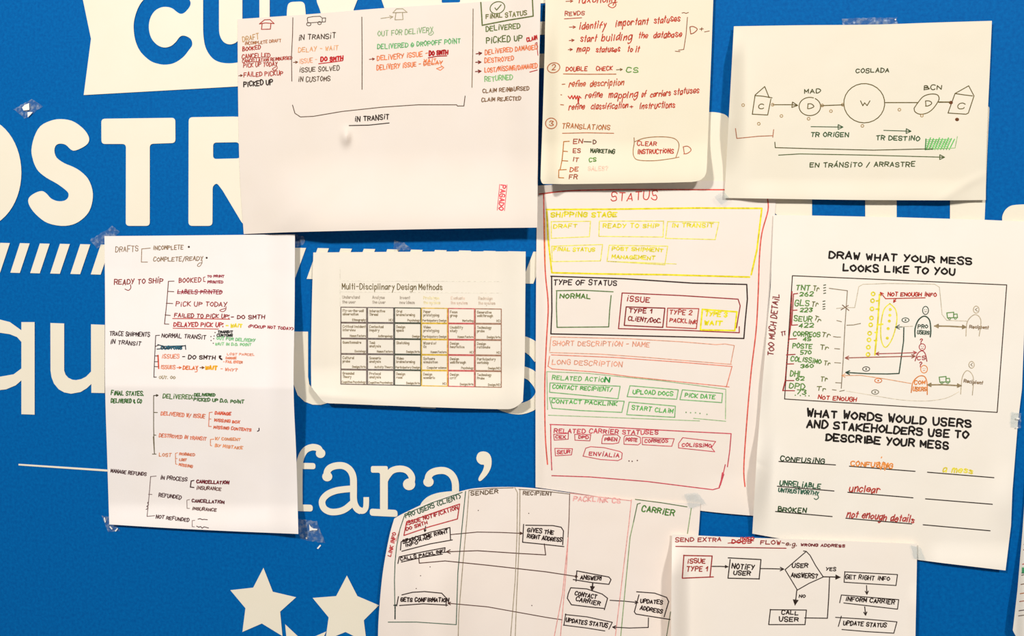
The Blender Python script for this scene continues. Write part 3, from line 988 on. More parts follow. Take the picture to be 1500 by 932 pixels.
cells = [
    [('Fly-on-the-wall', 'observation', 'Ethnography'), ('Critical incident', 'interview', 'Human Factors'), ('Questionnaire', '', 'Sociology'), ('Cultural', 'probe', 'Design/Arts'), ('Grounded', 'Theory', 'Cognitive Psychology')],
    [('Interactive', 'Thread', 'HCI'), ('Contextual', 'inquiry', 'Anthropology'), ('Task', 'analysis', 'Human Factors'), ('Scenario', 'analysis', 'Activity Theory'), ('Protocol', 'analysis', 'Cognitive Psychology')],
    [('Oral', 'brainstorming', 'Psychology'), ('Design', 'space', 'Design'), ('Sketching', '', 'Design/Arts'), ('Video', 'brainstorming', 'Participatory Design'), ('Design', 'room', 'Design/Arts')],
    [('Paper', 'prototyping', 'Participatory Design'), ('Video', 'prototyping', 'Participatory Design'), ('Wizard of', 'Oz', 'Human Factors'), ('Software', 'simulation', 'Computer science'), ('Design', 'scenario', 'HCI')],
    [('Focus', 'group', 'Marketing'), ('Usability', 'study', 'Human Factors'), ('Design', 'heuristics', 'HCI'), ('Design', 'walkthrough', 'Psychology'), ('Design', 'crit', 'Design/Arts')],
    [('Generative', 'walkthrough', 'HCI'), ('Technology', 'probe', 'Design/Arts'), ('Design', 'rationale', 'HCI'), ('Participatory', 'workshop', 'Design/HCI'), ('Technology', 'Probe', 'Design/HCI')]]
CC = ['75665e', '6e6460', '4c5044', 'd2ac42', 'c4605c', 'a27a64']
CN = ['grey-brown', 'grey', 'dark green', 'yellow', 'red', 'brown']
for cx in range(6):
    for r in range(5):
        x0, x1 = GX[cx] + 0.7, GX[cx + 1] - 0.7
        ya, yb, yc, yd = gy(r, x0) + 0.5, gy(r, x1) + 0.5, gy(r + 1, x1) - 0.6, gy(r + 1, x0) - 0.6
        c = s.L('table_cell', CC[cx], 1.5, [(x0, ya), (x1, yb), (x1, yc), (x0, yd), (x0, ya)], label=CN[cx] + ' bordered table cell')
        i = Ink(s.h)
        a, b, f = cells[cx][r]
        i.text(a, x0 + 2.8, ya + 6.8, min(x0 + 2.8 + len(a) * 2.05, x1 - 1.5), ya + 7.0, 3.5, 0.8, 0, 0)
        if b:
            i.text(b, x0 + 2.8, ya + 11.8, x0 + 2.8 + len(b) * 2.05, ya + 12.0, 3.5, 0.8, 0, 0)
        fl = min(len(f) * 1.75, x1 - x0 - 3)
        i.text(f, x1 - 1.6 - fl, yc - 2.4, x1 - 1.6, yc - 2.3, 2.9, 0.75, 0, 0)
        i.build('cell_text', '94846a', c)

# ---- tall STATUS sheet
def h4(x, y):
    return 2.0 + 4 * sstep((800 - x) / 16) * sstep((y - 330) / 60) + 3 * sstep((y - 690) / 60) * sstep((x - 1000) / 60)


s = Sheet('paper_sheet', 'tall white sheet headed STATUS with yellow, black, green and red boxes', 'paper sheet', 'faeee3',
          [(788, 272), (880, 267), (1000, 264.4), (1137, 267)], [(784.5, 714), (860, 725), (960, 739.5), (1040, 750), (1105, 756)],
          [(788, 272), (786, 340), (784.6, 560), (784.5, 714)], [(1137, 267), (1135.5, 310), (1120, 540), (1105, 756)], h4, 4.0, wrinkle=0.6)
FR = 'd8584a'
s.L('drawn_frame', FR, 1.9, [(790, 284.4), (828, 280), (870, 278.4), (924, 277.7), (1062, 278)], [(796.4, 284), (797.3, 354), (799, 402), (803, 448), (800.4, 500.8), (798, 564), (798.7, 636), (802, 680.4)],
    [(1124.4, 291.6), (1125, 308.4), (1116, 342), (1112.4, 378), (1110.7, 428), (1107.6, 484), (1100.4, 544), (1094.4, 612), (1089.6, 684), (1091.3, 712.8)], smooth=True)
s.L('side_line', 'f0a820', 1.3, [(797.8, 320), (799, 402)])
s.T('STATUS', 895, 294.6, 962, 292.4, 12.5, 'c8443a', 1.5, name='heading', slant=0.14)
YL, YF = 'e8d420', 'ecdc64'
b = s.L('drawn_box', YL, 2.5, [(800.4, 307), (900, 306.5), (1020, 304.8), (1116, 305.3), (1108.8, 366), (1100.4, 402.5)], [(1098, 406), (972, 402.5), (876, 401.3), (808.3, 399.6)], [(801, 309.6), (802.8, 349), (808.3, 399)])
s.T('SHIPPING STAGE', 807, 317.6, 902.9, 317.6, 7, 'ded01c', 2.0, par=b)
for q, tx in (([(807.6, 324.7), (865, 324.2), (863.3, 346.8), (807.6, 349.2)], [('DRAFT', 811, 334.3, 844.8, 332.9, 5.8)]),
              ([(878, 324), (972, 324), (971.3, 347.3), (877.2, 346.3)], [('READY TO SHIP', 883.2, 333.6, 964.8, 333.6, 6)]),
              ([(978, 324.7), (1053, 325.7), (1047.6, 351), (974.9, 349.2)], [('IN TRANSIT', 984, 332.6, 1044, 333, 5.8)]),
              ([(808.3, 360.7), (882.7, 358.3), (879.6, 382.3), (808.8, 383.3)], [('FINAL STATUS', 811, 367.6, 871, 368.4, 5.2)]),
              ([(892.3, 359.3), (978, 360.7), (973.9, 388), (889.2, 382.8)], [('POST SHIPMENT', 896.4, 366.8, 970.8, 369, 5.4), ('MANAGEMENT', 896.4, 378.2, 958.8, 380.6, 5.4)])):
    c = s.L('drawn_box', YF, 1.4, q + [q[0]], label='yellow drawn box')
    for t in tx:
        s.T(*t, 'e2d430', 1.6, par=c)
s.L('underline', YF, 1.1, [(889, 383), (950, 385), (990.7, 386.9)])
b = s.L('drawn_box', '2c1614', 1.9, [(806.9, 404.8), (914.4, 408.4), (1015.2, 414.9), (1093.9, 416.8), (1094.8, 438.4), (1091.5, 472), (1089.6, 496), (996, 493.6), (876, 490.7), (806.9, 489.3), (808.4, 455), (808, 406)])
s.T('TYPE OF STATUS', 811, 417.2, 902.9, 418, 7.4, '2c1614', 1.6, par=b)
b = s.L('drawn_box', '5f7a48', 1.6, [(814.8, 426), (855, 425.4), (898, 427.6)], [(895.2, 433), (893, 455), (891.6, 479), (816, 479.7), (815, 450), (815.5, 426.4)])
s.T('NORMAL', 820.3, 436.7, 864.5, 437.2, 7, '4f7a2c', 1.7, par=b)
b = s.L('drawn_box', '98242a', 1.6, [(911.3, 429.3), (996, 433), (1081.2, 438.4), (1084.3, 448), (1078.8, 480.4)], [(911.3, 429.3), (906, 481.6), (1000, 484), (1082.9, 487.6), (1082.9, 478.7)])
s.T('ISSUE', 918, 441.4, 950.9, 442.7, 8, 'a02c2c', 1.6, par=b)
b = s.L('drawn_box', '8a1a1e', 1.7, [(917.3, 449.7), (973.9, 451.6), (970.8, 479.7), (914.4, 476.8), (917.3, 449.7)])
s.T('TYPE 1', 921.6, 458.2, 954.5, 458.9, 6.8, '8a1a1e', 1.6, par=b)
s.T('CLIENT/DOC.', 920, 469.6, 968, 473.2, 6.2, '8a1a1e', 1.5, par=b)
b = s.L('drawn_box', 'b04038', 1.5, [(978, 451.6), (1023.6, 452.3), (1020, 481.6), (976.3, 479.2), (978, 451.6)])
s.T('TYPE 2', 981, 460, 1013.3, 461.3, 6.8, 'b04038', 1.5, par=b)
s.T('PACKLINK', 981, 471.5, 1020.5, 475, 6, 'b04038', 1.5, par=b)
b = s.L('drawn_box', 'f0dc1c', 2.4, [(1028.9, 453.3), (1079.5, 457), (1076.4, 484.5), (1026, 483.3), (1028.9, 453.3)])
s.T('TYPE 3', 1033.2, 462.2, 1064.4, 464.4, 6.8, 'f0d820', 2.0, par=b)
s.T('WAIT', 1032, 475, 1057, 476.4, 5.8, 'f0dc1c', 2.2, par=b)
OL = 'dc9c80'
b = s.L('drawn_box', OL, 1.2, [(806.9, 493.6), (924, 496.5), (1000, 501), (1048.8, 505), (1062, 504), (1075.7, 506.3), (1070.4, 533)], [(806.9, 493.6), (805, 515)], [(805, 516.6), (880, 519), (948, 523.8), (1071.6, 534)])
s.T('SHORT DESCRIPTION - NAME', 809.3, 506.4, 950.9, 508, 7.2, 'e0987c', 1.3, par=b)
b = s.L('drawn_box', 'e2846c', 1.3, [(807.6, 520), (900, 523.8), (1000, 531), (1072.3, 537), (1064, 567)], [(805, 522), (802.8, 536.8), (808.8, 540.6), (870, 545), (924, 552), (1068, 567)])
s.T('LONG DESCRIPTION', 808.8, 533.4, 910.8, 537, 7.2, 'e0987c', 1.3, par=b)
GF = '98b884'
b = s.L('drawn_box', GF, 1.2, [(801, 544.6), (860, 547), (972, 558.4), (1063.2, 570.4), (1062.7, 614)], [(801, 544.8), (802, 600)], [(803.3, 608.4), (900, 612), (1024.8, 616.8)], [(1016, 613), (1063, 617.3)])
s.T('RELATED ACTIO', 808.8, 556, 884, 559.6, 6.4, '6cb062', 1.4, par=b)
s.T('N', 885.4, 560, 892.6, 560.5, 7.4, '2c9040', 2.2, par=b)
for q, tx in (([(805.7, 561), (850, 563.4), (908.4, 566), (905.3, 584.4), (850, 579), (805, 574.8)], [('CONTACT RECIPIENT/', 809.3, 569.2, 896.4, 573.4, 5.8)]),
              ([(804.7, 582.7), (860, 585.6), (914.4, 588), (910.8, 604.3), (850, 601.6), (808.8, 598.3)], [('CONTACT PACKLINK', 808, 590.4, 903.6, 594.4, 5.8)]),
              ([(922.8, 565.2), (993.6, 571.2), (991.2, 585), (918.7, 581.3)], [('UPLOAD DOCS', 927, 576.7, 985.2, 579.8, 6)]),
              ([(999.6, 571.2), (1058.4, 576.5), (1057.2, 590), (996, 585.6)], [('PICK DATE', 1003.2, 581.5, 1046.9, 584.6, 5.8)]),
              ([(921.6, 589.2), (989.3, 595.2), (988.3, 611.5), (918, 607.7)], [('START CLAIM', 925.2, 600.2, 985.2, 605.4, 6.2)])):
    c = s.L('drawn_box', '78b070', 1.4, q + [q[0]], label='green drawn box')
    for t in tx:
        s.T(*t, '62ae5a', 1.5, par=c)
s.D('dotted_mark', '88a878', lambda i: [i.disc(x, y, 1.1) for x, y in ((1005, 604.3), (1011.6, 604.8), (1018.8, 604.8), (1025.3, 605.8), (1035.6, 607.2))])
CR = 'c64654'
b = s.L('drawn_box', CR, 1.5, [(805.7, 622), (860, 624), (924, 627.8), (1000, 632), (1071, 635.5), (1069, 660), (1065.6, 684)], [(806.6, 622.8), (807, 660), (808.3, 688.8)], [(808.3, 697), (864, 698.9), (948, 705.6), (1044, 717.6), (1053.6, 715), (1058, 700), (1062.4, 681)])
s.L('drawn_box', CR, 2.0, [(1053.6, 714), (1056.6, 704), (1058.4, 693)], [(1055, 711), (1060, 695)], par=b)
s.T('RELATED CARRIER STATUSES', 811.7, 633.8, 963.6, 636.6, 6.4, CR, 1.5, par=b)
for q, tx in (([(811, 636.4), (832.6, 635), (832.3, 643.6), (812, 645)], ('CEX', 814, 642.2, 828, 642.2, 4.6)),
              ([(841.8, 636.5), (865.4, 637), (864, 646), (842.2, 645)], ('DPD', 847.5, 642.6, 861.6, 643, 4.4)),
              ([(884, 637.4), (904, 637), (908.6, 641), (906, 649), (898, 650.4), (881.4, 650), (882, 643)], ('PBEN', 885.6, 645.6, 903.4, 646, 4.8)),
              ([(914, 641), (916, 638.2), (930, 637.6), (938, 641), (938.6, 649), (934.8, 652), (914, 651)], ('POSTE', 916.6, 646.2, 933, 646.8, 5)),
              ([(941, 641), (987.6, 643), (984, 654), (974, 653.6), (941, 651.6)], ('CORREOS', 944.4, 648.2, 978, 648.4, 5.2)),
              ([(1000, 641.4), (1048.3, 647), (1042, 656), (1047, 662), (994, 656.4), (994, 650)], ('COLISSIMO', 999, 654, 1041.6, 655.4, 5.2)),
              ([(812.8, 657), (838.6, 657.6), (837, 666.6), (813.6, 668)], ('SEUR', 816, 664.8, 834.7, 664.4, 5.4)),
              ([(858, 656.8), (865, 654.6), (885, 656), (908, 661.6), (911.4, 664), (910.6, 672.4), (905, 675), (880, 673.4), (854, 668.4)], ('ENVIALIA', 862.8, 667.4, 906.6, 669.8, 6))):
    c = s.L('drawn_box', CR, 1.2, q + [q[0]], label='red drawn box')
    s.T(*tx, 'c03c4a', 1.4, par=c)
s.D('dotted_mark', '5a2a2a', lambda i: [i.disc(x, y, 1.0) for x, y in ((921.4, 675.5), (926, 676), (933.6, 674.8))])

# ---- yellowish list, top centre
def h2(x, y):
    h = 7 + 11 * sstep((822 - x) / 28) * sstep((y + 20) / 100)
    h += 13 * sstep((y - 205) / 62)
    h += 5 * sstep((x - 1005) / 30) * sstep((y - 190) / 60)
    return h


s = Sheet('paper_sheet', 'yellowish sheet with a numbered red handwritten to-do list, at the top centre', 'paper sheet', 'f1e7cf',
          [(799.5, -30), (900, -31), (1046, -33)], [(795.5, 269.5), (830, 269.8), (900, 269), (980, 267.6), (1014, 266.6), (1021, 265.6), (1027, 263.2), (1031.4, 259.4)],
          [(799.5, -30), (798, 70), (795, 170), (792.2, 246), (791.8, 262), (793, 267), (795.5, 269.5)], [(1046, -33), (1042, 80), (1038, 180), (1035.6, 240), (1035, 250), (1033.8, 255.6), (1031.4, 259.4)], h2, 2.0, wrinkle=0.6, smooth_edges=False)
R2, O2 = 'b83a20', 'b06034'
s.A('a05030', 1.2, [(829, 2), (839, 1.5)], 3.5)
s.T('taxonomy', 847, 4.5, 903, 2.5, 11, R2, 1.5, slant=0.2)
s.L('pen_flourish', R2, 1.2, [(901, 2), (902, 8), (897, 11.4), (891, 8), (895, 4.5), (904, 3)], smooth=True)
t = s.T('REWDS', 827.6, 23, 856, 21.8, 6, 'a8402c', 1.3)
s.L('underline', 'a8402c', 1.2, [(826.7, 27.6), (852, 26)], par=t)
s.A('a04028', 1.2, [(834, 39.8), (843, 39.6)], 3.5)
s.T('identify', 849.4, 42.8, 887.3, 40.2, 11, R2, 1.5, slant=0.25)
s.T('important', 902.3, 38.5, 949, 35.2, 10, R2, 1.5, slant=0.25)
s.T('statuses', 958, 34.5, 995.6, 30.8, 10, R2, 1.5, slant=0.25)
s.A('a04028', 1.2, [(833.8, 59.4), (841, 58.8)], 3.5)
s.T('start', 850, 61.8, 873.3, 60.8, 10.5, R2, 1.5, slant=0.25)
s.T('building', 880.8, 60.8, 924.7, 58.4, 11, R2, 1.5, slant=0.25)
s.T('the', 935.3, 56.2, 948, 55.8, 9.5, R2, 1.4, slant=0.25)
s.T('database', 957.3, 55.8, 997.5, 54.2, 10, R2, 1.5, slant=0.25)
s.A('a04028', 1.2, [(832.3, 72.8), (838.5, 72.4)], 3.5)
s.T('map', 845.3, 75.8, 863, 75.2, 9, R2, 1.5, slant=0.25)
s.T('statuses', 873, 76.8, 907.5, 75.8, 9, R2, 1.5, slant=0.25)
s.T('to it', 919, 75.8, 935.9, 75.6, 9, R2, 1.5, slant=0.25)
s.L('bracket_line', '8a5030', 1.1, [(1007, 25.2), (1005, 50.4), (1001.6, 72.4), (994, 73.5)], [(999, 19), (1002, 18.4), (1005, 19.6), (1008.4, 18.2)], [(989, 75), (996, 75.6)])
s.T('D', 1012, 49.6, 1020.8, 47.8, 10, '9a4a2c', 1.3)
s.T('+', 1025, 46, 1030, 45.8, 7, '8a5030', 1.2)
s.L('pen_dash', '8a5030', 1.1, [(1032, 46.7), (1039, 45.4)])
s.D('circled_number', O2, lambda i: (i.ring(811, 99.3, 9.2, 7.2, 1.3, tilt=-15), i.text('2', 808.4, 102.8, 813.6, 102.4, 7.4, 1.3)))
s.T('DOUBLE', 829, 103.8, 860, 103.8, 6.6, R2, 1.4)
s.T('CHECK', 873.3, 103.2, 896.7, 102.8, 6.2, R2, 1.4)
s.L('underline', O2, 1.3, [(825.4, 108.3), (860, 108.8), (902.3, 108.6)])
s.A('7a5a30', 1.2, [(903, 102.3), (911.6, 101.7)], 3)
s.T('CS', 917.6, 106.2, 934.6, 105.6, 7.4, '5f8e3a', 1.5)
for d in ([(823.3, 123.6), (827.6, 123.2)], [(821.4, 139), (822.8, 139)], [(821, 153.3), (825.6, 153.8)]):
    s.L('pen_dash', O2, 1.3, d)
s.T('refine', 833.2, 127.4, 856.5, 126.6, 9.5, 'b84a28', 1.4, slant=0.25)
s.T('description', 864.4, 127.2, 913, 124.8, 9.5, 'b84a28', 1.4, slant=0.25)
s.L('pen_scribble', 'c42c1c', 1.6, [(832.3, 141), (835, 144.6), (837.6, 140), (839.4, 145), (842, 140), (843.6, 145), (846, 140.4), (847, 151), (848.5, 141), (851, 143.6)])
s.T('refine', 857.5, 143.6, 881.7, 142.2, 9.5, R2, 1.4, slant=0.25)
s.T('mapping', 891.4, 143.8, 933, 142.2, 9.5, R2, 1.5, slant=0.25)
s.T('of', 939.6, 143, 946, 142, 10, R2, 1.4, slant=0.3)
s.T('carriers', 952.7, 142.4, 981.6, 140.6, 9, R2, 1.4, slant=0.25)
s.T('statuses', 987.2, 138.7, 1023.6, 136, 9.5, R2, 1.4, slant=0.25)
s.T('refine', 833.2, 160.8, 855.6, 159.5, 9, R2, 1.4, slant=0.25)
s.T('classification', 865.5, 160.4, 919, 158.4, 9.5, R2, 1.4, slant=0.25)
s.T('+', 922.6, 159.6, 927, 159.4, 6, R2, 1.3)
s.T('instructions', 937.2, 159.6, 988, 157.2, 9.5, R2, 1.4, slant=0.25)
s.D('circled_number', O2, lambda i: (i.ring(807.4, 180.8, 8.3, 7.8, 1.3), i.text('3', 804.6, 184.4, 810, 184.2, 7.4, 1.3)))
s.T('TRANSLATIONS', 823.3, 187.5, 893, 190.4, 7.2, 'b26c3c', 1.4)
s.L('underline', O2, 1.2, [(824, 195.3), (860, 194.6), (899, 195.3)])
B2 = 'b07030'
s.L('bracket_line', B2, 1.4, [(834, 207), (825.7, 207.5), (824.6, 222), (823.3, 234.5), (820.5, 248.5)], [(824.8, 221.5), (831.3, 222)], [(823.3, 235.4), (831.7, 236)], [(829.5, 248.5), (818.6, 249), (818.3, 260.3), (825.7, 260.7)])
s.T('EN', 840, 210, 853, 210.3, 6.6, '9a4028', 1.4)
s.L('pen_dash', '5a3820', 1.5, [(855.6, 207.6), (866, 208)])
s.T('D', 868.9, 211, 873, 210.6, 5.8, '6a3a24', 1.4)
s.T('ES', 839.4, 223.4, 850, 223.3, 6.6, '9a4028', 1.4)
s.T('MARKETING', 865, 223.4, 900, 224.6, 5.8, '3c4a2a', 1.5)
s.T('IT', 838.6, 236.4, 847.2, 236.8, 6.4, '9a5030', 1.4)
s.T('CS', 863, 236.9, 873, 236.4, 6, '5a8a38', 1.5)
s.T('DE', 835, 251, 846.8, 251, 6.8, 'b05028', 1.4)
s.T('SALES?', 861.6, 249.6, 890, 249.6, 6.2, 'efbfa8', 1.3)
s.T('FR', 833.6, 262.5, 845.3, 262.5, 6.4, '9a4828', 1.4)
b = s.L('drawn_box', '9c6c40', 1.2, [(928.8, 201.9), (929, 210), (927.5, 219.6), (928.4, 229), (935, 234.5), (957.3, 235.5), (981.6, 232.7), (994.7, 230.2)],
        [(930.3, 207.5), (942.4, 202.8), (959.2, 200.6), (977.9, 200.9), (989, 203.7), (994.3, 210.3), (993.7, 219.6), (990, 230.8)], smooth=True)
s.T('CLEAR', 933.4, 213.4, 961.4, 213, 6.4, 'b03c28', 1.4, par=b)
s.T('INSTRUCTIONS', 934, 225.6, 986.3, 224.4, 6.6, 'b03c28', 1.5, par=b)
s.T('D', 1002, 225.8, 1012, 224, 13, 'a85c3c', 1.3)

# ---- route diagram, top right
def h3(x, y):
    h = 6.5 + 15 * sstep((1095 - x) / 32) * sstep((y - 40) / 45) * sstep((262 - y) / 90)
    h += 5 * sstep((y - 260) / 32) * sstep((x - 1075) / 40) * sstep((1425 - x) / 40)
    d = abs((x - 1400) * 0.5 + (y - 285) * 0.87 + 6)
    h += 1.2 * math.exp(-(d / 7) ** 2) * sstep((x - 1350) / 50) * sstep((y - 240) / 30)
    return h


s = Sheet('paper_sheet', 'cream sheet with a transport route drawn between two houses and circles', 'paper sheet', 'f1e8d5',
          [(1075, 38.5), (1170, 37), (1280, 36), (1370, 33), (1453, 30.5)], [(1061, 290), (1150, 291.5), (1260, 293), (1390, 293.5), (1444, 293)],
          [(1075, 38.5), (1070, 130), (1065.5, 210), (1061, 290)], [(1453, 30.5), (1450, 100), (1447, 165), (1444.6, 230), (1444, 293)], h3, 3.0, wrinkle=0.8)
K3, G3, S3 = '5e5020', '30502a', 'a48658'
s.D('drawn_house', K3, lambda i: (i.stroke([(1106, 139.3), (1120.2, 126.8), (1126.7, 143)], 1.3), i.stroke([(1106, 140), (1118, 141), (1131, 143.3)], 1.3),
                                  i.stroke([(1106, 140), (1102, 167.3), (1124.5, 168.5), (1129.3, 145)], 1.3), i.text('C', 1111.4, 159, 1118.6, 158.6, 7.2, 1.3)))
s.D('drawn_house', K3, lambda i: (i.stroke([(1399, 137), (1419, 125.7), (1426.8, 140.5)], 1.3), i.stroke([(1399, 137), (1412, 139), (1424.6, 140.5)], 1.3),
                                  i.stroke([(1399, 137), (1388.7, 165.6), (1415, 167.3), (1418.5, 165.6), (1426.8, 140.5)], 1.3), i.text('C', 1403, 159, 1413, 158.6, 8.4, 1.3)))
s.D('node_circle', K3, lambda i: (i.ring(1186.3, 156, 15.8, 13.4, 1.3, -60, 290), i.text('D', 1183, 159, 1191.5, 158.4, 7, 1.3)))
s.D('node_circle', K3, lambda i: (i.ring(1266, 151.2, 30, 28.8, 1.3), i.text('W', 1259.4, 154.4, 1274.6, 154, 7.2, 1.3)))
s.D('node_circle', K3, lambda i: (i.stroke([(1339, 158.6), (1344.9, 150), (1352.7, 141.3), (1363, 137.9), (1372.6, 138.7), (1375.7, 143.9), (1373.4, 150), (1366.5, 159.5), (1357.9, 165.6), (1347.5, 167.3), (1340.5, 163.8), (1339, 158.6)], 1.3, True),
                                  i.text('D', 1356, 155.2, 1364, 154.6, 7.6, 1.3)))
s.A(K3, 1.3, [(1131.8, 153.4), (1160, 153.4), (1168.4, 154.4)], 8, 'tri', name='route_arrow')
s.L('route_line', K3, 1.4, [(1203, 154.8), (1235, 153.6)])
s.L('route_line', K3, 1.4, [(1297, 150.3), (1345, 150.3)])
s.L('route_line', K3, 1.8, [(1375, 149.6), (1392.5, 149.6)])
for x, y in ((1088.6, 154), (1131.8, 153.4), (1144.7, 169.9), (1184.5, 174), (1217.2, 162.8), (1204.5, 154.5), (1234.6, 153.4), (1263.3, 184.4), (1111.5, 181.3), (1317.5, 160.7), (1350.4, 169.4)):
    s.D('small_dot', S3, lambda i: i.ring(x, y, 2, 2, 1.1), label='brown small ring')
for x, y in ((1392.9, 150.3), (1402, 175)):
    s.D('small_dot', '6a3c1c', lambda i: i.disc(x, y, 3, 2.6), label='brown filled dot')
s.T('MAD', 1178.2, 136.8, 1201.4, 135.6, 6.4, '4a4a24', 1.4)
s.T('BCN', 1354, 132, 1379, 131.2, 7, '4e4a24', 1.4)
s.T('COSLADA', 1253.9, 106.8, 1302, 105.2, 6.4, '3c4220', 1.4)
s.A(G3, 1.2, [(1188, 185.6), (1234.8, 186.2)], 7, 'tri')
s.T('TR ORIGEN', 1188, 200.2, 1242.5, 200.2, 6.8, G3, 1.5)
s.A(G3, 1.2, [(1294.6, 191), (1334.5, 192.3)], 7, 'tri')
s.T('TR DESTINO', 1283.3, 205, 1346.7, 206, 6.6, G3, 1.5)
s.D('hatched_box', '62b85c', lambda i: [i.stroke([(1357 + 4.2 * k, 219), (1363 + 4.4 * k, 202 + (k % 3))], 1.6) for k in range(9)] + [i.stroke([(1357, 218 - 2.6 * k), (1388 + k, 217 - 2.6 * k)], 0.9) for k in range(6)])
s.L('bracket_line', '2c7a38', 1.5, [(1356.4, 203.5), (1355.4, 219.4)], [(1355.4, 219), (1367, 218.4)])
s.L('bracket_line', '98b880', 1.1, [(1367, 218.6), (1399, 216.8), (1402.4, 200)])
s.L('bracket_line', 'a86444', 1.2, [(1077.4, 188.3), (1079.3, 202.8), (1092, 201.6), (1110.5, 199.7), (1132, 198.8)], [(1133.3, 189.9), (1132, 201)])
s.L('bracket_line', '4e4c24', 1.3, [(1135, 208.3), (1135.7, 216.3), (1193.4, 218), (1279.3, 220), (1366.7, 218)])
s.A('4c5a2c', 1.3, [(1140.6, 227.3), (1172, 225.5), (1270, 227.3), (1383.6, 230.4)], 7, 'tri')
s.T('EN TR\u00c1NSITO / ARRASTRE', 1186.3, 245.2, 1340, 243.8, 6.8, '44502a', 1.5)

# ---- questionnaire sheet, right
def h5(x, y):
    h = 5.2
    ex = 1133 - (y - 315) * 0.066
    h += 17 * sstep((ex + 26 - x) / 30) * math.exp(-((y - 700) / 62) ** 2)
    h += 5 * sstep((ex + 18 - x) / 22) * math.exp(-((y - 560) / 60) ** 2)
    h += 5 * sstep((y - 790) / 45) * sstep((x - 1350) / 30)
    h += 4 * math.exp(-(((x - 1472) / 22) ** 2 + ((y - 730) / 40) ** 2))
    d = abs((y - 672) + (x - 1098) * -0.55)
    h -= 1.6 * math.exp(-(d / 4) ** 2) * sstep((1128 - x) / 24)
    return h


s = Sheet('paper_sheet', 'large white questionnaire sheet with bold black headings and a framed drawing, at the right', 'paper sheet', 'fdf5e9',
          [(1133, 315), (1200, 316), (1320, 318.5), (1440, 322), (1509, 325)], [(1102, 782), (1180, 796), (1280, 812), (1380, 825), (1473, 836)],
          [(1133, 315), (1129, 420), (1117, 560), (1109, 660), (1102, 782)], [(1509, 325), (1500.5, 480), (1497, 570), (1491, 620), (1483, 720), (1481, 770), (1473, 836)], h5, 6.0, wrinkle=0.7, smooth_edges=False)
BK = '1c140e'
s.T('DRAW WHAT YOUR MESS', 1214.7, 378.4, 1422.7, 387, 9.4, BK, 2.7, name='printed_heading', jit=0.22, slant=0.02)
s.T('LOOKS LIKE TO YOU', 1235.2, 396.4, 1398, 402.4, 9.4, BK, 2.7, name='printed_heading', jit=0.22, slant=0.02)
s.L('printed_frame', '3c2a1c', 1.4, [(1160.8, 404), (1474.7, 417.5), (1460.7, 604.3), (1320, 595.4), (1149.3, 584.7), (1160.8, 404)])
s.T('TOO MUCH DETAIL', 1132, 521, 1141, 432, 9, '8c3434', 1.6)
s.L('bracket_line', 'a02c2c', 2.0, [(1160, 427.3), (1157.6, 480), (1155, 500), (1150.5, 557.7), (1146.8, 572.4)])
s.L('bracket_line', 'a02c2c', 1.5, [(1168.6, 430), (1162.4, 430.8), (1159.6, 476.6), (1168.4, 476)], [(1161.4, 454.8), (1167.6, 454.4)], [(1155, 497), (1166.8, 496.4)], [(1152, 520), (1164.8, 519.3)],
    [(1152, 533.4), (1162.6, 533.2)], [(1150.5, 557.7), (1163, 557.7)], [(1146.5, 572.3), (1163.9, 572.6)])
s.T('TT', 1145, 492, 1151, 490.6, 6, '8c3434', 1.4)
GC = '5c8a3e'
TRC = '6e7440'
for a in (('TNT', 1166, 424.8, 1186, 425.4, 8.2), ('262', 1171.5, 434, 1191, 433.6, 6), ('GLS', 1164, 447.4, 1184.6, 448.6, 8.4), ('223', 1172, 456.8, 1189.3, 457.2, 6.2),
          ('SEUR', 1163, 470, 1188.6, 471, 7.6), ('422', 1170.3, 480, 1191.2, 480, 6), ('CORREOS', 1162, 492.2, 1200.6, 493.6, 6.6), ('45', 1176.6, 499.4, 1187.2, 499.6, 5.6),
          ('POSTE', 1161, 510, 1189, 510.6, 7), ('570', 1172.6, 519, 1187.6, 519, 6.2), ('COLISSIMO', 1158.4, 528.4, 1202.4, 532.6, 7), ('360', 1173, 538.8, 1191.2, 538.6, 5.2),
          ('DHL', 1157.5, 550.7, 1174.8, 551.4, 8.4), ('62', 1165.7, 557.3, 1177.6, 557.3, 5.6), ('DPD', 1156.2, 568.6, 1178.5, 569.6, 8), ('73', 1167.5, 577.4, 1180, 577.8, 6.6)):
    s.T(*a, GC, 1.6)
for a in (('Tr', 1191, 425.6, 1199.4, 426.2, 7), ('Tr', 1189, 449, 1197.6, 449.8, 7.4), ('Tr', 1192, 469, 1201, 472.4, 7), ('Tr', 1203.4, 493, 1215.3, 495, 7), ('Tr', 1201.3, 512, 1213, 512.8, 6.4),
          ('Tr', 1206.8, 534.6, 1215.8, 535.4, 6.4), ('Tr', 1202, 558.6, 1211.8, 559, 7.4), ('Tr', 1196.7, 572.2, 1209.5, 572.6, 5.6)):
    s.T(*a, TRC, 1.4)
for x, ys in ((1206.5, (418, 422, 426, 430)), (1205.5, (441.6, 446, 449.6, 453))):
    s.L('tick_marks', '4a5030', 1.4, *[[(x, y), (x + 3, y - 0.6)] for y in ys])
s.D('dotted_mark', GC, lambda i: [i.disc(x, y, 1.0) for x, y in ((1165, 579.2), (1172.4, 579.6), (1179.8, 580), (1185, 580))])
s.T('NOT ENOUGH', 1198.5, 584.6, 1254.2, 588.2, 6, 'b4301e', 1.5)
LG = 'a4957c'
s.L('drawn_line', '8a7a62', 1.2, [(1214.7, 422.5), (1241.3, 426), (1239.6, 450), (1237.8, 476), (1235, 530), (1232.3, 569)])
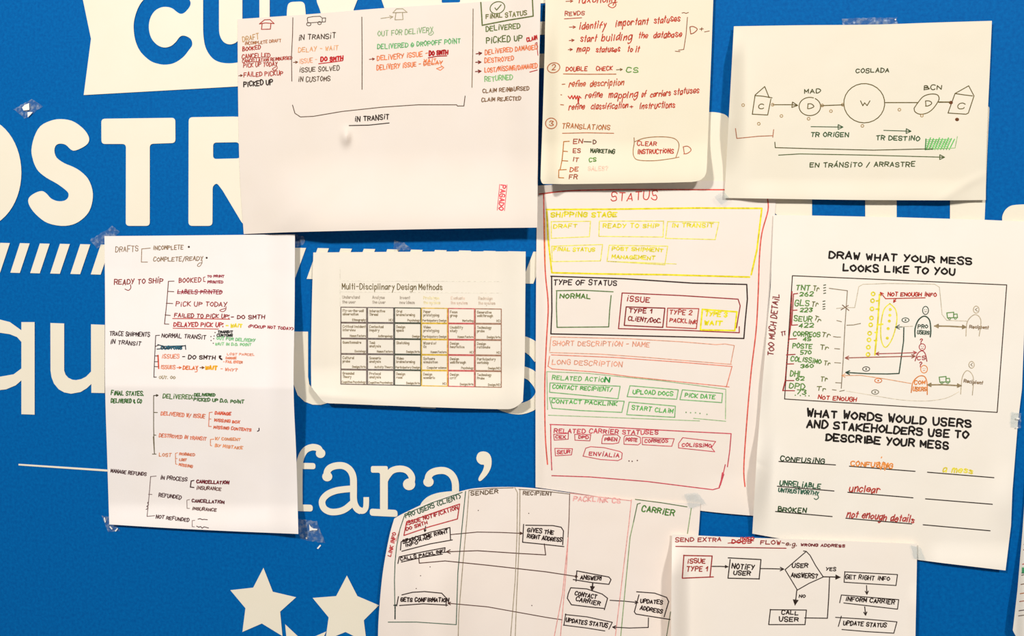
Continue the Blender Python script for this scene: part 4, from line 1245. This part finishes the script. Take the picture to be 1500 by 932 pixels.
s.L('drawn_line', 'c4b8a0', 1.0, [(1225.3, 452), (1240, 450.6), (1252, 450.8), (1255, 436), (1258, 420), (1264, 416.6), (1300, 415.4), (1369, 416.4), (1376, 420.7), (1378, 440), (1380, 460.7), (1386.7, 469.4), (1416, 470.5)])
s.L('pen_cross', '7a5a40', 1.3, [(1234, 447), (1243.6, 455)], [(1242.6, 447.6), (1232, 454)])
for q in ([(1225.9, 469.7), (1232.6, 471.4)], [(1240.5, 476.6), (1250, 476.2), (1260.6, 474)], [(1220.8, 493.2), (1226, 494), (1231.4, 494)], [(1222.6, 510.8), (1230, 511.4)], [(1222.6, 531.4), (1231.4, 532)],
          [(1224, 560.8), (1232.7, 561.2)], [(1219.2, 571), (1225, 571.8)], [(1230, 573.4), (1236.9, 572)]):
    s.L('pen_dash', '8a7a60', 1.2, q)
YC = 'ead836'
for x, y in ((1279, 430.6), (1278.2, 440.6), (1277.4, 452.6), (1276.6, 466), (1275.5, 476), (1273.9, 488.4), (1273, 498), (1272, 508.8), (1271.5, 519.4)):
    s.D('drawn_ring', YC, lambda i: i.ring(x, y, 2.6, 2.6, 1.9))
s.L('drawn_line', YC, 2.4, [(1288.5, 431.3), (1286, 470), (1281.6, 520)], [(1285, 476), (1293, 475)], [(1284, 441), (1288, 440.6)], [(1283.4, 453), (1287.4, 452.8)], [(1282, 487), (1285, 487)], [(1281, 499), (1284.4, 499)])
s.D('drawn_ellipse', YC, lambda i: (i.stroke([(1303.5, 444.8), (1312, 454), (1313.6, 471.5), (1307, 496), (1297.3, 509), (1291, 498.6), (1290.4, 476.4), (1294.8, 454), (1303.5, 444.8)], 1.6, True),
                                    [i.disc(x, y, 2.3) for x, y in ((1304, 453.5), (1303.5, 462), (1302.7, 470.5), (1301, 481.6), (1299.8, 495.4))]))
s.T('NOT ENOUGH INFO', 1300.5, 434, 1371.4, 434.4, 5.6, 'b43020', 1.5)
s.A('b43020', 1.4, [(1355.3, 436.4), (1297.3, 437.7), (1289.6, 428.4)], 4.5)
s.A('b43020', 1.4, [(1312.4, 437.8), (1309, 443)], 3.4)


def figure(col, wd, arch, hx, hy, rx, ry, wd2=1.2, face=True):
    def f(i):
        i.stroke(arch, wd, True)
        i.ring(hx, hy, rx, ry, wd2)
        if face:
            i.disc(hx - 1.4, hy - 1, 0.6)
            i.disc(hx + 1.4, hy - 1, 0.6)
            i.stroke([(hx - 1.4, hy + 2), (hx + 1.4, hy + 1.8)], 0.8)
    return s.D('drawn_person', col, f)


p = figure('304838', 1.9, [(1340.5, 493.7), (1340.5, 481.4), (1345.4, 469), (1354, 463.3), (1361.5, 469), (1363.5, 483.8), (1362.7, 493.7)], 1355.8, 454.9, 4.4, 6)
s.T('PRO', 1344.7, 481, 1358.5, 481, 5.4, '304838', 1.3, par=p)
s.T('USERS', 1343.7, 489.4, 1361, 490.4, 5.4, '304838', 1.3, par=p)
p = figure('a83438', 1.4, [(1340.5, 528.8), (1344.2, 518.4), (1350.4, 514), (1355.3, 518.4), (1357.8, 529.5)], 1351, 508.5, 4.6, 4.8)
s.T('CS', 1343.5, 527, 1355.3, 527, 5.2, 'a83438', 1.3, par=p)
p = figure('dc8238', 1.5, [(1334.8, 575.2), (1337.3, 560.4), (1345.4, 551.7), (1354, 551.7), (1357.8, 560.4), (1358.3, 578.2)], 1353.6, 541, 5, 5.6)
s.T('COM', 1339.3, 562.8, 1354.8, 562.8, 5.6, 'dc8238', 1.5, par=p)
s.T('USERS', 1337.3, 572.4, 1356.5, 573.4, 6, 'dc8238', 1.5, par=p)
RC = 'b6a68a'
p = figure(RC, 1.2, [(1415, 492.5), (1417, 471.5), (1428, 461), (1436.8, 469), (1434.3, 492.5)], 1430, 453.7, 4.2, 5.2, face=False)
s.L('face_mark', '8a7a60', 1.0, [(1431.6, 451.6), (1428.6, 453.6), (1431.6, 456)], par=p)
s.T('Recipient', 1420.2, 481, 1448, 482, 5, '8c7458', 1.2, par=p)
p = figure(RC, 1.1, [(1407.2, 577.7), (1409.6, 553), (1417, 543), (1425.7, 553), (1424.4, 579)], 1423.2, 534.6, 4, 5, face=False)
s.L('face_mark', '8a7a60', 1.0, [(1424.4, 532.4), (1422, 534.4), (1424.4, 536.6)], par=p)
s.T('Recipient', 1411.6, 560.5, 1439.3, 563.5, 5, '8c7458', 1.2, par=p)
for x, y in ((1349, 503), (1348, 538)):
    s.T('?', x - 1.6, y, x + 1.8, y, 7, 'a83438', 1.4)


def eye(x, y, col):
    s.D('drawn_eye', col, lambda i: (i.ring(x, y, 5.2, 3.2, 1.2), i.disc(x, y, 1.3)))


eye(1326.4, 469, '405040')
eye(1268.8, 540.7, '504a40')
eye(1286.5, 557.7, 'd87a40')
eye(1282, 574.5, '7a7460')
s.L('drawn_line', 'c8bca4', 1.0, [(1320, 478.8), (1337, 478)])
s.A('4a5444', 1.3, [(1322, 479), (1311.6, 479.4)], 6)
s.A('304838', 1.7, [(1324, 480), (1323.6, 500), (1317, 547.3), (1300, 548), (1270, 547.6), (1239, 545.8)], 5.5)
s.A('a84844', 1.4, [(1282.8, 518.4), (1310, 517.8), (1342.6, 516.7)], 4.5, both=True)
s.A('a05a4c', 1.5, [(1238.2, 524.5), (1280, 523.4), (1340.5, 522)], 5, both=True)
s.A('d89a6c', 1.1, [(1334.8, 562), (1294.8, 555), (1260.6, 550), (1233, 550.4)], 5)
s.A('94805e', 2.1, [(1369, 477.7), (1390, 478), (1415.4, 479.4)], 5.5, 'solid', both=True)
s.A('94805e', 2.1, [(1358.4, 564), (1380, 563.8), (1408, 565.3)], 5.5, 'solid', both=True)
s.L('drawn_line', 'd2c6b0', 0.9, [(1404.7, 574), (1392, 581), (1378.8, 585), (1355, 587.6), (1320, 586), (1282, 580), (1240, 573)], smooth=True)
for x, y in ((1387, 457.5), (1375.8, 551.7)):
    s.D('drawn_truck', '64904e', lambda i: (i.stroke([(x, y + 1), (x + 10, y), (x + 10, y + 8), (x + 1, y + 8.4), (x, y + 1)], 1.5), i.stroke([(x + 10, y + 3), (x + 15, y + 2.6), (x + 15.6, y + 8), (x + 10, y + 8)], 1.4),
                                            i.ring(x + 4, y + 9.2, 1.6, 1.5, 1.1), i.ring(x + 12.6, y + 9, 1.5, 1.4, 1.1)))
s.T('WHAT WORDS WOULD USERS', 1182, 609.6, 1421.4, 626, 10.4, BK, 2.9, name='printed_heading', jit=0.22, slant=0.02)
s.T('AND STAKEHOLDERS USE TO', 1182, 625.8, 1417.8, 642.4, 10, BK, 2.9, name='printed_heading', jit=0.22, slant=0.02)
s.T('DESCRIBE YOUR MESS', 1210, 645, 1388.5, 657.8, 9.8, BK, 2.9, name='printed_heading', jit=0.22, slant=0.02)
for q in ([(1141, 676.2), (1223.9, 681.3)], [(1244.3, 683.2), (1340.5, 690.7)], [(1358.6, 692), (1456, 700)], [(1138.8, 712.5), (1221.7, 719.5)], [(1242, 721.4), (1337.4, 729.5)], [(1355.8, 731), (1453.7, 739)],
          [(1136, 749.6), (1219, 757)], [(1239, 759.4), (1335.5, 767.7)], [(1352.2, 769), (1450.4, 777.8)]):
    s.L('printed_blank_line', '2c2018', 1.5, q)
s.T('CONFUSING', 1143, 674.5, 1207, 679.8, 7.2, '2e4028', 1.7)
t = s.T('CONFUSING', 1246.2, 682, 1307, 686.4, 7, 'ea8c3c', 1.8)
s.L('pen_scribble', 'ea8c3c', 1.6, [(1284, 684), (1288, 677), (1290, 688), (1294, 677), (1296, 689), (1300, 679), (1303, 687)], [(1291, 671), (1291.6, 669.6)], par=t)
s.T('a mess', 1381, 691.4, 1424, 694, 9.4, 'ead444', 1.9, slant=0.2)
s.T('UNRELIABLE', 1142, 711.2, 1201.6, 715.6, 7.4, '2c5c3c', 1.7)
s.T('UNTRUSTWORTHY', 1140.2, 720.6, 1198.8, 725.6, 6.2, '34604a', 1.6)
s.L('pen_flourish', '34604a', 1.4, [(1197, 724), (1199, 729), (1195.6, 732), (1192.6, 730.4)], smooth=True)
s.T('unclear', 1244, 720.2, 1288, 722.2, 11, 'b43c30', 1.8, slant=0.2)
s.T('BROKEN', 1139.7, 749, 1180.7, 751, 7, '34502c', 1.7)
s.T('not enough details', 1240.6, 757.4, 1338.3, 766, 10.5, 'b03a34', 1.8, slant=0.2)

# ---- swim-lane sheet, curled on the left
def h6(x, y):
    h = 5 + 26 * math.exp(-((x - 628) / 62) ** 2) * (0.55 + 0.45 * sstep((y - 730) / 150))
    h += 4 * sstep((600 - x) / 40)
    h = min(h, 40)
    k = sstep((x - 930) / 60)
    return h * (1 - k) + 5 * k


s = Sheet('paper_sheet', 'curled sheet with pen-drawn swim-lane columns, at the bottom centre', 'paper sheet', 'fdf0e6',
          [(577.4, 760), (592.3, 751.6), (632, 733.6), (674.5, 720), (702, 715), (754, 713.7), (800, 717.4), (834.7, 722.4), (925.5, 732.4), (1026, 738)],
          [(554, 1010), (640, 1014), (760, 1018), (880, 1022), (1000, 1024)], [(577.4, 760), (570, 787), (561, 837), (556, 887), (553.7, 932), (554, 1010)],
          [(1026, 738), (1023, 785), (1012, 900), (1000, 1024)], h6, 7.0, wrinkle=0.9)
C1 = '4c6654'
b = s.L('lane_frame', C1, 1.3, [(592.3, 756), (586, 774.7), (581, 800), (578.6, 824.5), (577.8, 850), (578.6, 906.7)], [(592.6, 754), (632, 737), (677, 721.6)], [(682, 720), (676, 780), (670.7, 839.5), (668.3, 915.4)], [(568.6, 911.7), (610, 911.6), (668.3, 915.4)])
s.L('lane_frame', '2a3430', 1.8, [(577, 887), (581, 886.6)], [(578.8, 887), (578.6, 907)], par=b)
s.T('PRO USERS (CLIENT)', 594.5, 759.2, 674.5, 729.6, 6.8, '3e5c46', 1.5, par=b)
c = s.L('drawn_box', 'b43438', 1.6, [(595.4, 766), (632, 752.6), (673.2, 738.6), (670, 760.5), (630, 771.6), (591.6, 784.7), (595.4, 766)])
s.T('ISSUE NOTIFICATION', 595.8, 770, 670.7, 746.4, 5.8, 'aa3034', 1.5, par=c)
s.T('DO SMTH', 595.3, 777.4, 626, 767.8, 4.8, 'aa3034', 1.5, par=c)
s.A(INK, 1.3, [(623.4, 771), (622.2, 779.2)], 3)
DK = '2c1a16'
c = s.L('drawn_box', DK, 1.5, [(588.4, 793.6), (630, 780), (659, 773), (660, 791.4)], [(662.6, 791.2), (630, 797), (588.6, 807.8)], [(587.6, 794), (586.6, 806)])
s.T('SEARCH THE RIGHT', 590.4, 796.4, 655.8, 780.8, 5.4, DK, 1.6, par=c)
s.T('INFO', 594, 801.6, 612, 797, 4.6, DK, 1.5, par=c)
s.T('AND', 614, 793.6, 630, 789.6, 3.6, DK, 1.4, par=c)
c = s.L('drawn_box', DK, 1.5, [(584.8, 816), (620, 808.6), (652, 802.6), (650.8, 809.4), (655, 809)], [(584.8, 816.4), (582.8, 825.8)], [(588, 823.6), (620, 816.4), (648, 812)])
s.T('CALLS PACKLINK', 586.8, 821.4, 649.6, 809.8, 4.8, DK, 1.5, par=c)
c = s.L('drawn_box', DK, 1.5, [(588.6, 871.8), (604, 868), (622, 866.9), (647, 869.3), (653.3, 876), (653.6, 888)], [(583.6, 874.3), (581, 888)], [(585.3, 887.3), (620, 884.8), (655.8, 886.8)])
s.T('GETS CONFIRMATION', 586.8, 881.4, 657, 882, 5.8, DK, 1.7, par=c)
BR = '54342a'
s.A(BR, 1.3, [(660, 783.4), (699.4, 779.7), (731.8, 780.2), (766, 781.7)], 4, 'solid')
s.A(BR, 1.4, [(797.3, 797), (799.3, 813.2), (760, 811), (699.4, 807), (654, 808.6)], 5.5)
s.A(BR, 1.4, [(613.5, 818.3), (614.2, 825.3), (652, 822), (714.3, 828.3), (800, 838), (846, 845)], 3)
s.A(BR, 1.3, [(823.5, 908.3), (800, 904.7), (714.3, 889.3), (656, 884)], 4)
LN = 'a2947c'
for q in ([(687, 718.7), (684, 760), (678.2, 824.5), (672, 900), (671, 940), (668, 1000)], [(754, 714.4), (758, 722), (757.4, 780), (754.7, 849.4), (748, 932), (744, 1000)], [(761.6, 717.4), (761.4, 760), (760.4, 799.6), (757, 870), (754.7, 932), (752, 1000)]):
    s.L('lane_line', LN, 1.2, q)
s.L('lane_line', '6e5c4a', 1.1, [(687, 718.7), (722, 715.6), (752, 714.9)], [(760, 717), (800, 720), (834.7, 724)])
s.T('SENDER', 689.6, 726, 729.3, 723, 6.2, '66543e', 1.4)
s.T('RECIPIENT', 766.2, 725, 808.5, 726, 5.6, '6c5846', 1.4)
s.L('lane_line', '7a5c50', 1.3, [(834.4, 723.6), (833.6, 760), (832, 787)])
PK = 'e49c94'
s.L('lane_line', PK, 1.2, [(835.4, 722.8), (880, 728.6), (924.3, 733.8)], [(832.4, 787), (830, 829), (821, 932), (816, 1000)], [(832, 790), (824, 870), (812, 932), (803, 1000)], [(925, 732), (921, 770), (914.3, 824.4), (901.4, 932), (894, 1000)])
s.T('PACKLINK CS', 840, 733.4, 908, 737.6, 7, 'f0a8a2', 1.8)
GL = '86a06c'
s.L('lane_line', '4c6a3a', 1.3, [(930.5, 731.8), (968, 736.6), (1006.4, 742.8)], [(938, 737.4), (933.7, 738.6), (928, 765)])
s.L('lane_line', GL, 1.3, [(928, 765), (923, 787), (917, 850), (909.3, 932), (902, 1000)], [(1012.6, 744.8), (1010, 762), (1007, 782)])
s.L('lane_line', '5a6a4c', 1.2, [(982.3, 896.6), (976.5, 932), (970, 1000)])
s.T('CARRIER', 939.7, 748.6, 987, 755.2, 8.6, '4c7c34', 1.9)
c = s.L('drawn_box', DK, 1.5, [(767, 768.4), (765.5, 794.6), (790, 797), (826, 801)], [(770, 769.7), (809.8, 770.2), (822, 772.6), (825.4, 778), (824.2, 798.3)])
s.T('GIVES THE', 772.4, 779.2, 810.5, 782.8, 6.2, DK, 1.6, par=c)
s.T('RIGHT ADDRESS', 772, 787.8, 822.2, 794.2, 6, DK, 1.6, par=c)
c = s.L('drawn_box', DK, 1.5, [(845, 836.6), (843.8, 851.8)], [(844.8, 836.6), (891.9, 845.6), (895, 849.3), (891.9, 856.3), (866, 853.6), (839.6, 849.3)])
s.T('ANSWER!', 850, 848.6, 880.7, 850, 5.8, DK, 1.6, par=c)
s.A(DK, 2.0, [(868.3, 854.3), (867.2, 865.6)], 6, 'solid')
c = s.L('drawn_box', DK, 1.5, [(836, 861.3), (832.4, 870), (831, 876.7), (837, 886.2), (860, 889), (884.4, 891.6)], [(836, 861.3), (859.6, 863), (882, 870.5), (890, 876.7), (885.2, 893.6)])
s.T('CONTACT', 842, 871.8, 873.2, 877.4, 6.2, DK, 1.6, par=c)
s.T('CARRIER', 843.4, 880, 878.2, 887.4, 6, DK, 1.6, par=c)
s.A(DK, 1.4, [(893.6, 879.7), (915, 881), (934.4, 883)], 4)
c = s.L('drawn_box', DK, 1.5, [(932.5, 867.2), (959, 869.2), (976.5, 875.5), (979.5, 881.7), (972.8, 904)], [(936, 871.7), (929.2, 896.6), (931.7, 899.9), (981.5, 907.8)])
s.T('UPDATES', 938, 883, 969.8, 885.6, 5.8, DK, 1.6, par=c)
s.T('ADDRESS', 937.5, 893, 969.8, 898.6, 5.8, DK, 1.6, par=c)
s.A(DK, 1.4, [(949.9, 905.3), (949.6, 919.5), (921.8, 920.3), (897.4, 919)], 4.5)
c = s.L('drawn_box', DK, 1.4, [(828.7, 899.6), (826, 916.4)], [(828, 900.6), (860, 904), (896.9, 912), (891.9, 922)], [(825.2, 916), (860, 920.4), (886, 924.6)])
s.T('UPDATES STATUS', 828.6, 911.2, 889.4, 919.4, 6.2, DK, 1.6, par=c)
s.T('LINK INFO', 572.6, 815.6, 580, 781.4, 5.4, 'b83a3c', 1.5)
s.L('side_line', 'b86a5c', 1.0, [(586, 774.7), (580, 793)])
s.D('dotted_mark', '4a3020', lambda i: [i.disc(x, y, 0.8) for x, y in ((700.6, 748), (774.5, 752.3), (630, 830.7), (616, 843.7), (609.7, 862.4), (779, 887.3))])

# ---- flow chart in front, bottom right
def h7(x, y):
    return 10.5 + 19 * sstep((1012 - x) / 30) * sstep((y - 786) / 60) + 3 * sstep((x - 1325) / 16) * sstep((y - 850) / 40)


s = Sheet('paper_sheet', 'white flow-chart sheet with a diamond, boxes and arrows, lowest at the bottom right', 'paper sheet', 'fff5ea',
          [(984.5, 783), (1080, 787.4), (1160, 790), (1260, 793.6), (1343, 797)], [(983, 1010), (1100, 1012), (1220, 1014), (1340, 1016)], [(984.5, 783), (983.6, 850), (983, 932), (983, 1010)],
          [(1343, 797), (1343, 830), (1341, 932), (1340, 1016)], h7, 8.0, wrinkle=0.6)
t = s.T('SEND EXTRA', 989.5, 794, 1056, 793, 6, 'a23432', 1.5)
s.T('DOCS', 1072, 796.2, 1100, 796.2, 5.6, 'b02828', 1.6)
s.L('strike_through', 'b02020', 1.3, [(1066.4, 796), (1085, 794), (1104, 792.4)])
s.T('INFO', 1084, 790.8, 1104, 790.8, 3.8, 'c02428', 1.5)
s.T('FLOW', 1114, 797.6, 1143, 797.6, 6, '9a3430', 1.5)
s.T('-e.g.', 1145, 798.6, 1167.5, 800.2, 7, '7a3c34', 1.3)
s.T('WRONG ADDRESS', 1173.3, 800, 1237.3, 801.8, 3.8, '7c2c30', 1.4)
s.L('underline', '98282a', 1.5, [(989.9, 800.7), (1066, 802), (1151.5, 803.4)])
c = s.L('drawn_box', 'a02c2a', 1.7, [(1001.3, 814), (1043.2, 814.8), (1040, 846)], [(1001.8, 813.6), (999.5, 847.3), (1045, 845.4)])
s.T('ISSUE', 1007.2, 825.4, 1032.5, 824.8, 7, 'a43630', 1.6, par=c)
s.T('TYPE 1', 1006, 837, 1036, 837.2, 7.4, 'a43630', 1.6, par=c)
s.A(INK, 1.6, [(1043.2, 830), (1055, 830), (1066.4, 830.5)], 4, 'solid')
c = s.L('drawn_box', INK, 1.6, [(1066.7, 817.5), (1114.7, 820), (1112, 848.7)], [(1069.6, 820), (1066.4, 847.3), (1112.4, 848.3)])
s.T('NOTIFY', 1072, 832.8, 1104.5, 835, 7.6, INK, 1.7, par=c)
s.T('USER', 1074.7, 842.2, 1098.7, 842.8, 6.6, INK, 1.7, par=c)
s.A(INK, 1.5, [(1113.9, 833.2), (1130, 833.4), (1148, 834)], 5)
c = s.L('drawn_diamond', INK, 1.4, [(1177, 807.4), (1181, 808), (1186.7, 814), (1194.7, 828.7), (1206, 845.5), (1185.3, 854.8), (1168, 864.7), (1158, 848), (1150, 834.8), (1180, 809)])
s.T('USER', 1160.4, 831.4, 1183, 831.4, 6.2, INK, 1.6, par=c)
s.T('ANSWERS?', 1158.7, 845.6, 1197.3, 847, 6.6, INK, 1.6, par=c)
s.T('YES', 1210, 836.2, 1224, 836.8, 5.4, INK, 1.4)
s.A(INK, 1.6, [(1205.3, 845.2), (1218, 845.4), (1230.7, 846)], 6.5, 'solid')
s.T('NO', 1170.7, 875.4, 1179.5, 875.4, 4.4, INK, 1.4)
s.A(INK, 1.5, [(1167.2, 864.7), (1166, 876), (1164.6, 886.6)], 7.5, 'solid')
c = s.L('drawn_box', INK, 1.5, [(1128, 893.5), (1181.3, 894), (1179.2, 915.3), (1126, 915.3), (1128.6, 893)])
s.T('CALL', 1144.8, 900.2, 1168.8, 900.8, 6, INK, 1.6, par=c)
s.T('USER', 1141.3, 910.2, 1168.8, 910.4, 6.6, INK, 1.7, par=c)
s.L('flow_line', INK, 1.5, [(1178.7, 905.5), (1212, 906), (1213.9, 876.7), (1215.2, 845.5)])
c = s.L('drawn_box', INK, 1.4, [(1237.3, 838), (1314.7, 842), (1312.5, 858), (1236.5, 853.2), (1237.6, 837.6)])
s.T('GET RIGHT INFO', 1238.6, 848, 1302.7, 850.8, 6.2, INK, 1.5, par=c)
s.A(INK, 1.4, [(1269.3, 858), (1269.9, 870.8)], 4.5)
c = s.L('drawn_box', INK, 1.4, [(1230, 883.3), (1232.5, 871.9), (1316.5, 878.8), (1314.7, 892.7), (1236, 883.6)])
s.T('INFORM CARRIER', 1238.7, 880, 1309.9, 885.4, 6.2, INK, 1.6, par=c)
s.A(INK, 1.5, [(1266.7, 889.2), (1268, 901.5)], 4.5)
c = s.L('drawn_box', INK, 1.4, [(1224, 904.7), (1270, 907.4), (1313.9, 911.3), (1309.3, 927.9), (1270, 925.6), (1233.3, 922.5)], [(1232.4, 903), (1228, 918)])
s.T('UPDATE STATUS', 1235.5, 915.4, 1298, 919.4, 6.2, INK, 1.6, par=c)

# ---- sheet cut by the right edge
s = Sheet('paper_sheet', 'sliver of a printed sheet cut by the right edge of the photo', 'paper sheet', 'f2ece2',
          [(1504, 690), (1540, 692), (1600, 695)], [(1489, 934), (1530, 940), (1590, 950)], [(1504, 690), (1497.7, 780), (1490.4, 865), (1483.6, 924), (1489, 934)], [(1600, 695), (1596, 820), (1590, 950)],
          lambda x, y: 3 + 9 * sstep((1502 - x) / 16), 9.0, wrinkle=0.3, smooth_edges=False)
s.D('printed_block', '3c8a5c', lambda i: i.poly([(1496.8, 831.5), (1496.6, 839.6), (1520, 840.4), (1520, 832)]))
s.L('printed_line', '2c2c2c', 1.2, [(1496.6, 839.8), (1520, 840.6)])
for y, c in ((798, '8a6a5a'), (806, 'a05040'), (827, 'b04040'), (843, '6a5a50'), (856.5, '7a5a48'), (870, 'b06a40'), (881.5, '9a5a48'), (895, '5a4a50'), (902.5, '7a6a60')):
    s.L('printed_text', c, 1.4, [(1500.6 - (y - 790) * 0.075, y), (1503, y - 1.4), (1506, y + 0.6), (1516, y)])

# ------------------------------------------------------------------ tape
def tape(label, quad, seed, hb=0.9, amp=1.6, nu=10, nv=6, top=0.24):
    rnd = random.Random(seed)
    V, Fs = [], []
    hs = {}
    for j in range(nv + 1):
        for i in range(nu + 1):
            u, v = i / nu, j / nv
            q = [(1 - v) * ((1 - u) * quad[0][k] + u * quad[1][k]) + v * ((1 - u) * quad[3][k] + u * quad[2][k]) for k in (0, 1)]
            if j in (0, nv) or i in (0, nu):
                q = [q[0] + rnd.uniform(-0.7, 0.7), q[1] + rnd.uniform(-0.7, 0.7)]
            V.append(at(q[0], q[1], hb + amp * max(0, noise.noise(Vector((q[0] / 7, q[1] / 7, seed)))) + 0.2))
    N = len(V)
    V += [q + Vector((0, 0.00012, 0)) for q in V]
    w_ = nu + 1
    for j in range(nv):
        for i in range(nu):
            a = j * w_ + i
            Fs.append((a + w_, a + w_ + 1, a + 1, a))
            Fs.append((N + a, N + a + 1, N + a + w_ + 1, N + a + w_))
    rim = [i for i in range(nu)] + [j * w_ + nu for j in range(nv)] + [nv * w_ + i for i in range(nu, 0, -1)] + [j * w_ for j in range(nv, 0, -1)]
    for a, b in zip(rim, rim[1:] + rim[:1]):
        Fs.append((a, b, N + b, N + a))
    cx = sum(p[0] for p in quad) / 4
    cy = sum(p[1] for p in quad) / 4
    o = mk('tape_scrap', V, Fs, tape_material(top), None, loc=at(cx, cy, 0))
    tag(o, label, 'tape', 'bits of clear tape')
    return o


def remnant(par, pts, h=2.2):
    V = [at(q[0], q[1], h) for q in pts] + [at(q[0], q[1], h - 0.5) for q in pts]
    n = len(pts)
    Fs = [tuple(range(n))[::-1], tuple(range(n, 2 * n))] + [((i + 1) % n, i, n + i, n + (i + 1) % n) for i in range(n)][::-1]
    o = mk('paper_remnant', V, Fs, paper('fcfaf6'), par)
    o['label'] = 'white torn paper bit'


t = tape('clear tape left on the bare wall with two white paper bits stuck to it', [(20, 160), (47, 145), (63, 156), (36, 174)], 1)
remnant(t, [(32.2, 157.6), (36, 153.6), (42.6, 151), (43, 161), (34.4, 162)])
remnant(t, [(40.2, 164.2), (48, 164), (44.8, 168), (40.6, 172)])
tape('clear tape holding the upper left corner of the tree-diagram sheet', [(131, 352), (165, 331), (176, 340), (142, 364)], 2, hb=2.2)
t = tape('clear tape with a white paper bit by the lower right corner of the tree-diagram sheet', [(434, 760), (464, 764), (476, 796), (440, 790)], 3)
remnant(t, [(452.8, 768), (455.6, 772.2), (459, 774.4), (464.8, 775), (464.4, 777), (458, 777), (453.4, 778)])
remnant(t, [(464, 803.6), (469, 798), (470.4, 799.4), (466, 804.6)], 1.6)
remnant(t, [(447.6, 787.8), (449.6, 787), (450.4, 789), (448.4, 790)], 1.6)
t = tape('crumpled tape flecks at the lower left corner of the tree-diagram sheet', [(149, 756), (160, 757), (176, 778), (158, 780)], 4)
remnant(t, [(152, 759), (153.6, 757.8), (155, 765), (153.6, 766)], 1.8)
remnant(t, [(160, 772), (161.6, 771), (165, 775), (163.6, 776)], 1.8)
remnant(t, [(168, 778), (171.6, 773.6), (173, 774.6), (169.6, 779)], 1.8)
t = tape('long clear tape above the top edge of the route diagram', [(1233, 27), (1314, 25), (1316, 42), (1236, 44)], 5, amp=1.2, nu=20)
remnant(t, [(1310.6, 28), (1312.4, 27.4), (1312.8, 29.4), (1311, 29.8)], 1.8)
t = tape('small clear tape at the right edge of the questionnaire sheet', [(1481, 603), (1496, 606), (1495, 628), (1480, 626)], 6, hb=6.6)
remnant(t, [(1489.4, 612), (1493.6, 612.8), (1493, 614.8), (1489, 614.4)], 8.4)
remnant(t, [(1489, 625.6), (1491.6, 626), (1491, 627.8), (1488.6, 627.2)], 8.4)
tape('faint clear tape on the wall above the printed table', [(577, 352), (592, 356), (604, 366), (577, 368)], 7, amp=0.6)
tape('clear tape at the top right corner of the tree-diagram sheet', [(433, 343), (447, 347), (445, 358), (433, 362)], 8, amp=0.8)
tape('clear tape over the upper right corner of the swim-lane sheet', [(1002, 724), (1022, 722), (1034, 738), (1010, 746)], 9, hb=7.6, amp=0.5, top=0.1)
tape('clear tape over the right corner of the flow-chart sheet', [(1334, 799), (1348, 802), (1356, 822), (1338, 818)], 10, hb=12.6, amp=0.5, top=0.1)
tape('clear tape over the lower left corner of the route diagram', [(1046, 288), (1060, 280), (1070, 292), (1056, 300)], 11, hb=8.6, amp=0.5, top=0.1)
